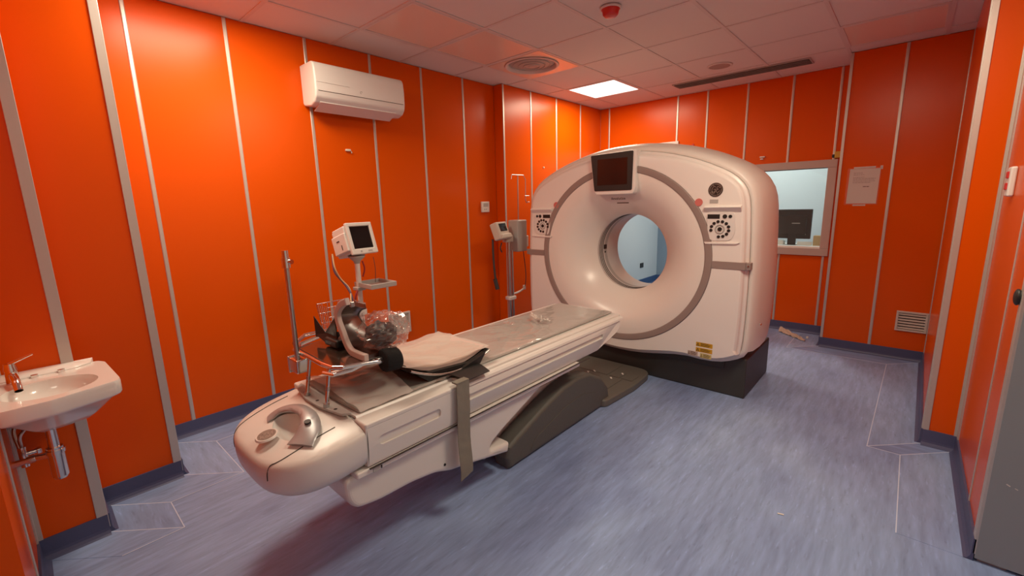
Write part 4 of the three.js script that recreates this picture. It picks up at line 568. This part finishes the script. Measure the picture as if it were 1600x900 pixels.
// ---------- contrast injector ----------
{ const px = -2.9, pz = -3.18, t = thing('contrast_injector', 'beige contrast injector on a pole stand left of the scanner', 'injector', V(px, 0, pz));
  part('base', [RB(px - .14, px + .14, .05, .085, pz - .14, pz + .14, .02), rod(V(px, .08, pz), V(px, .14, pz), .05, .03)], M.greyPlastic, t); for (const [a, b] of [[1, 1], [1, -1], [-1, 1], [-1, -1]]) part('caster', disc(V(px + a * .11 - .012, .027, pz + b * .11), .026, .024, V(1, 0, 0), 18), M.black, t);
  part('pole', [rod(V(px, .12, pz), V(px, 1.1, pz), .019), rod(V(px + .012, .12, pz - .035), V(px + .012, .98, pz - .035), .010)], M.steel, t);
  part('clamp', [RB(px - .035, px + .035, .485, .52, pz - .06, pz + .035, .008)], M.monitorWhite, t); part('arm', [tube([V(px, .535, pz - .03), V(px + .01, .545, pz - .12), V(px + .01, .565, pz - .20)], .010, 20, 8), RB(px - .005, px + .02, .555, .60, pz - .225, pz - .20, .004)], M.monitorWhite, t);
  const c = V(px + .02, 1.17, pz + .12), R = g => spin(g, c, 0, .25, .35);
  const hd = part('control_head', [R(RB(c.x - .05, c.x + .03, c.y - .075, c.y + .09, c.z - .10, c.z + .10, .015)), R(RB(c.x + .0, c.x + .05, c.y - .08, c.y - .03, c.z - .095, c.z + .095, .015)), RB(px - .03, px + .03, 1.06, 1.13, pz - .04, pz + .06, .01)], M.beige, t);
  part('screen', R(B(c.x + .03, c.x + .032, c.y - .005, c.y + .07, c.z - .065, c.z + .065)), M.screen, hd);
  part('power_unit', [RB(px - .06, px + .07, .96, 1.268, pz - .20, pz - .06, .012)], M.greyPlastic, t, 'grey box behind the head'); part('side_pod', RB(px + .0, px + .06, 1.0, 1.11, pz - .235, pz - .20, .008), M.monitorWhite, t);
  part('infusion_pole', [rod(V(px + .0, 1.26, pz - .15), V(px + .0, 1.70, pz - .155), .006), rod(V(px, 1.70, pz - .07), V(px, 1.70, pz - .24), .004)], M.steel, t); part('hook', [pipe([V(px, 1.70, pz - .24), V(px + .005, 1.66, pz - .265), V(px + .005, 1.46, pz - .26), V(px + .005, 1.43, pz - .28)], .004, 8), pipe([V(px + .03, 1.50, pz - .22), V(px + .03, 1.50, pz - .29)], .004, 8), pipe([V(px + .03, 1.44, pz - .26), V(px + .03, 1.44, pz - .29)], .004, 8), pipe([V(px, 1.70, pz - .07), V(px, 1.66, pz - .06)], .003, 8)], M.steel, t);
  part('cable', [tube([V(px - .02, 1.10, pz + .20), V(px - .02, .95, pz + .20), V(px - .01, .75, pz + .195), V(px, .65, pz + .18)], .010, 40, 8), tube([V(px - .01, .72, pz + .196), V(px, .62, pz + .178)], .020, 8, 10), tube([V(px + .02, .97, pz - .19), V(px + .03, .85, pz - .20), V(px + .035, .70, pz - .21), V(px + .02, .59, pz - .212)], .004, 30, 6), tube([V(px, 1.06, pz + .10), V(px + .01, 1.01, pz + .13), V(px, .97, pz + .10)], .006, 20, 6)], M.dark, t, 'dark hanging cable'); }

// ---------- wall fittings ----------
{ const z0 = -2.245, z1 = -1.515, x = XC, t = thing('air_conditioner', 'white split air conditioner mounted high on the left wall', 'air conditioner', V(x + .1, 2.12, -1.88));
  const prof = [[0, 2.425], [.17, 2.425], [.195, 2.415], [.208, 2.39], [.214, 2.32], [.214, 2.23], [.205, 2.19], [.175, 2.155], [.12, 2.138], [.02, 2.15], [0, 2.165]];
  const g = extrude(roundedPoly(prof, .012), 'z', z0, z1, .012, [], false, 4); g.translate(x, 0, 0); part('casing', g, M.white, t);
  part('seam', [B(x + .2138, x + .2150, 2.228, 2.231, z0 + .02, z1 - .02)], M.seam, t); part('ridge', RB(x + .2125, x + .217, 2.285, 2.289, -1.77, z1 - .01, .002), M.white, t);
  part('louvre', [spin(RB(x + .07, x + .185, 2.144, 2.150, z0 + .07, z1 - .04, .002), V(x + .15, 2.15, 0), 0, 0, .42)], M.white, t); part('outlet_gap', [spin(B(x + .065, x + .072, 2.136, 2.140, z0 + .07, z1 - .05), V(x + .07, 2.14, 0), 0, 0, 0), B(x + .03, x + .06, 2.1385, 2.142, -1.90, -1.70)], M.dark, t);
  part('badge', (() => { const q = new THREE.TorusGeometry(.008, .0015, 6, 20, 5); q.rotateY(Math.PI / 2); q.translate(x + .2145, 2.262, -1.86); return q; })(), M.greyPlastic, t); }
{ const t = thing('thermostat', 'small white wall thermostat with a grey display left of the injector', 'thermostat', V(XC, 1.34, -3.31)), x = XC; part('case', RB(x, x + .022, 1.345, 1.455, -3.365, -3.255, .006), M.monitorWhite, t); part('display', B(x + .022, x + .0235, 1.402, 1.438, -3.345, -3.275), M.greyPlastic, t); part('button', [disc(V(x + .022, 1.375, -3.29), .006, .003, V(1, 0, 0), 12), disc(V(x + .022, 1.375, -3.315), .006, .003, V(1, 0, 0), 12)], M.greyPlastic, t); }
function grille(name, label, pos, w, h, n, R) { const t = thing(name, label, 'vent', pos); t.rotation.y = R; const f = .016; local('frame', [RB(-w / 2, w / 2, h - f, h, 0, .018, .003), RB(-w / 2, w / 2, 0, f, 0, .018, .003), RB(-w / 2, -w / 2 + f, f, h - f, 0, .018, .003), RB(w / 2 - f, w / 2, f, h - f, 0, .018, .003)], M.greyW, t); local('backing', B(-w / 2 + f, w / 2 - f, f, h - f, 0, .002), M.dark, t); const st = (h - 2 * f) / n; for (let i = 0; i < n; i++) local('slat', spin(B(-w / 2 + f, w / 2 - f, -st * .34, st * .34, -.001, .001), V(0, 0, 0), -.7, 0, 0).translate(0, f + st * (i + .5), .009), M.greyW, t); return t; }
M.greyW = std({ color: lin(.58, .53, .49), roughness: .5 });
grille('vent_grille', 'pale square louvred grille low on the left wall behind the table', V(XC, .29, -2.19), .195, .195, 13, Math.PI / 2);
grille('vent_grille', 'wide louvred grille low on the orange wall at the right', V(.10, .258, ZF), .205, .175, 6, 0);
{ const t = thing('wall_hook', 'small cream wall plug on the orange panel below the air conditioner', 'wall plug', V(XC, 1.86, -1.82)); part('plug', [RB(XC, XC + .02, 1.862, 1.878, -1.845, -1.805, .004), rod(V(XC + .01, 1.865, -1.85), V(XC + .01, 1.85, -1.855), .004)], M.desk, t); }
single('wall_hook', [RB(XD, XD + .012, 1.82, 1.836, -4.18, -4.16, .003)], M.desk, 'tiny cream wall plug on the narrow panel left of the scanner top', 'wall plug');
single('wall_hook', [RB(-1.275, -1.225, 1.842, 1.856, ZE, ZE + .015, .003), RB(-1.27, -1.24, 1.822, 1.834, ZE, ZE + .012, .003)], M.paper, 'small white clip on the back wall above the window', 'wall clip');
single('wall_hook', [disc(V(-1.99, 2.05, ZE), .012, .01)], M.red, 'tiny dark red cap on the back wall beside the door frame', 'wall cap');
{ const t = thing('warning_lamp', 'small yellow and black lamp box above the right window corner', 'lamp', V(-.61, 1.785, ZE + .02)); part('box', RB(-.615, -.565, 1.785, 1.845, ZE + .0, ZE + .04, .004), M.yellow, t); part('button', [RB(-.637, -.616, 1.79, 1.82, ZE + .0, ZE + .035, .004)], M.black, t); }
{ const t = thing('paper_notice', 'taped white paper notice in a plastic sleeve on the right wall', 'notice', V(-.34, 1.345, ZF + .002));
  const nt = canvasTex(256, 360, g => { g.fillStyle = '#d2c6be'; g.fillRect(0, 0, 256, 360); g.fillStyle = '#5a4a44'; g.globalAlpha = .55; for (const [y, x, w] of [[40, 36, 80], [58, 36, 90], [84, 36, 96], [98, 36, 190], [112, 36, 180], [126, 36, 186], [140, 36, 150]]) { let c = x; while (c < x + w) { const l = 8 + (c * 7 + y * 3) % 18; g.fillRect(c, y, Math.min(l, x + w - c), 5); c += l + 5; } } g.globalAlpha = .95; g.fillRect(128, 180, 26, 8); g.fillRect(158, 180, 22, 8); });
  part('sheet', spin(B(-.447, -.238, 1.352, 1.650, ZF + .001, ZF + .0022), V(-.34, 1.5, ZF), 0, 0, -.012), std({ map: nt, roughness: .6 }), t); part('sleeve', sheet((u, v) => V(-.462 + .232 * u, 1.342 + .318 * v, ZF + .004 + .002 * Math.abs(noise.noise(u * 5, v * 6, 2))), 20, 24, 0), M.film, t); part('tape', [B(-.42, -.27, 1.652, 1.668, ZF + .0005, ZF + .0012), B(-.40, -.31, 1.332, 1.345, ZF + .0005, ZF + .0012), B(-.240, -.222, 1.64, 1.67, ZF + .0005, ZF + .0012)], M.filmDull, t); }
{ const x = XI, z = -3.0, t = thing('alarm_switch', 'white switch box with two red buttons on the right wall', 'switch', V(x, 1.40, z)); part('case', RB(x - .022, x, 1.405, 1.535, z - .045, z + .045, .008), M.monitorWhite, t); part('button', RB(x - .028, x - .02, 1.485, 1.515, z - .025, z + .02, .003), M.red, t); part('button', RB(x - .028, x - .02, 1.435, 1.465, z - .025, z + .02, .003), M.red, t); }
{ const x = XI, z = -2.355, t = thing('door_handle', 'dark round door handle at the right edge of the picture', 'handle', V(x, 1.06, z)); part('rose', disc(V(x, 1.055, z), .026, .012, V(-1, 0, 0), 24), M.black, t); part('knob', (() => { const g = new THREE.SphereGeometry(.030, 24, 16); g.scale(.35, 1, .9); g.translate(x - .012, 1.055, z); return g; })(), M.black, t); }

// ---------- wash basin ----------
{ const t = thing('wash_basin', 'white ceramic wash basin on the left wall with chrome tap', 'sink', V(XA, .75, 0));
  const X0 = XA + .001, RIM = [[X0, .144], [X0, -.145], [X0 + .04, -.165], [-2.22, -.178], [-2.195, -.165], [-2.135, .016], [-2.135, .144]]; // plan (x, z)
  const ins = (k, cx = -2.36, cz = -.005) => RIM.map(p => [cx + (p[0] - cx) * k, cz + (p[1] - cz) * k]);
  const R3 = (poly, y) => roundedPoly(poly.map(p => [p[0], p[1]]), .012, 3).map(p => V(p[0], y, p[1]));
  const under = loft([R3(ins(.42), .655), R3(ins(.55), .675), R3(ins(.86), .735), R3(ins(.985), .748), R3(ins(1), .755), R3(ins(1), .796), R3(ins(.99), .803)].map(r => r), true, true, true, .7);
  const body = new Brush(mergeVertices(under)), cg = new THREE.SphereGeometry(1, 48, 32); cg.scale(.120, .105, .130); cg.translate(-2.310, .808, .008); const cut = new Brush(cg); body.updateMatrixWorld(); cut.updateMatrixWorld(); const ev = new Evaluator(); ev.useGroups = false; const q = ev.evaluate(body, cut, SUBTRACTION).geometry.clone(); q.clearGroups();
  part('bowl', toCreasedNormals(q, .7), M.ceramic, t);
  part('splash_ledge', loft([[X0 + .06, .7999], [X0 + .058, .808], [X0 + .045, .818], [X0 + .02, .822], [X0 + .001, .822]].map(([x, y]) => [V(X0, y, .14), V(x, y, .14), V(x, y, -.07), V(X0 + .03, y > .81 ? .81 : y, -.12), V(X0, y, -.13)]), true, true, true, .5), M.ceramic, t);
  part('overflow', disc(V(-2.345, .752, .085), .010, .004, V(.2, .3, -1).normalize(), 16), M.black, t);
  for (const z of [.045, -.03]) part('tap_hole_plug', [disc(V(-2.505, .80, z), .011, .014, V(0, 1, 0), 16)], M.chrome, t);
  part('drain', disc(V(-2.305, .703, 0), .02, .004, V(0, 1, 0), 20), M.chrome, t);
  const tp = thing('basin_tap', 'chrome lever tap on the wash basin at the left edge', 'tap', V(-2.48, .80, .10)); part('body', [rod(V(-2.48, .80, .10), V(-2.48, .855, .10), .020, .017), rod(V(-2.48, .855, .10), V(-2.48, .882, .10), .019, .015)], M.chrome, tp); part('spout', tube([V(-2.48, .835, .10), V(-2.44, .84, .095), V(-2.39, .828, .09), V(-2.365, .80, .088)], .012, 24, 12), M.chrome, tp); part('lever', [rod(V(-2.48, .88, .10), V(-2.44, .912, .035), .006, .004)], M.chrome, tp);
  const p = thing('drain_trap', 'chrome bottle trap and pipes under the wash basin', 'pipe', V(-2.36, .43, .05)), c = V(-2.36, 0, .035);
  part('tail_pipe', rod(V(c.x, .52, c.z), V(c.x, .668, c.z), .016), M.chrome, p); part('trap_cup', [rod(V(c.x, .435, c.z), V(c.x, .555, c.z), .024), rod(V(c.x, .53, c.z), V(c.x, .545, c.z), .028), rod(V(c.x, .425, c.z), V(c.x, .435, c.z), .018, .024)], M.chrome, p); part('waste_pipe', [pipe([V(c.x, .525, c.z), V(c.x - .02, .525, .09), V(c.x - .03, .52, .15)], .011), rod(V(c.x - .021, .524, .09), V(c.x - .024, .523, .11), .015)], M.chrome, p);
  const v = thing('supply_valve', 'chrome supply valves with hoses below the wash basin', 'valve', V(-2.46, .5, .11)); part('valve_body', [rod(V(-2.44, .50, .149), V(-2.44, .50, .10), .014), rod(V(-2.44, .48, .12), V(-2.44, .56, .12), .012), rod(V(-2.44, .53, .12), V(-2.44, .53, .085), .009), RB(-2.455, -2.425, .52, .54, .07, .085, .004)], M.chrome, v); part('hose', tube([V(-2.44, .56, .12), V(-2.43, .61, .115), V(-2.45, .64, .08), V(-2.42, .66, .05)], .006, 30, 8), M.steel, v); part('hose', tube([V(-2.44, .555, .125), V(-2.46, .62, .13), V(-2.47, .66, .11)], .006, 30, 8), M.steel, v); }

// ---------- litter on the floor ----------
single('plastic_scrap', sheet((u, v) => { const x = -.93 + .27 * u, z = -5.36 + .27 * u + .12 * (v - .5) * (1 - .5 * u); return V(x, .004 + .05 * (1 - u) * (1 - Math.abs(2 * v - 1)) * .8 + .035 * Math.abs(noise.noise(u * 5, v * 4, 6)), z); }, 30, 20, .001), std({ color: lin(.52, .40, .33), roughness: .4 }), 'crumpled piece of clear wrapping on the floor by the back wall', 'plastic scrap');
single('paper_bit', [RB(-.665, -.645, .0015, .022, -5.21, -5.19, .004)], M.paper, 'small white paper bit on the floor by the back wall', 'paper bit');
single('paper_bit', [spin(B(-.31, -.285, .0015, .0035, -2.13, -2.122), V(-.3, .002, -2.126), 0, .3, 0)], M.paper, 'thin white paper bit on the open floor at the right', 'paper bit');
for (const [x, z, lab] of [[-1.80, -2.98, 'white paper bit on the dark floor plate nearest the table'], [-1.83, -2.93, 'second white paper bit on the dark floor plate by the table'], [-1.62, -2.93, 'white paper bit in the middle of the dark floor plate'], [-1.59, -3.06, 'white paper bit on the dark floor plate towards the scanner']]) { const c = V(x, .068, z); single('paper_bit', [spin(B(x - .012, x + .012, .0625, .064, z - .006, z + .006), c, .1, rng() * 3, .2), spin(B(x - .006, x + .006, .0635, .066, z - .006, z + .004), c, .3, rng() * 3, .3)], M.paper, lab, 'paper bit'); }

renderer.render(scene, camera);
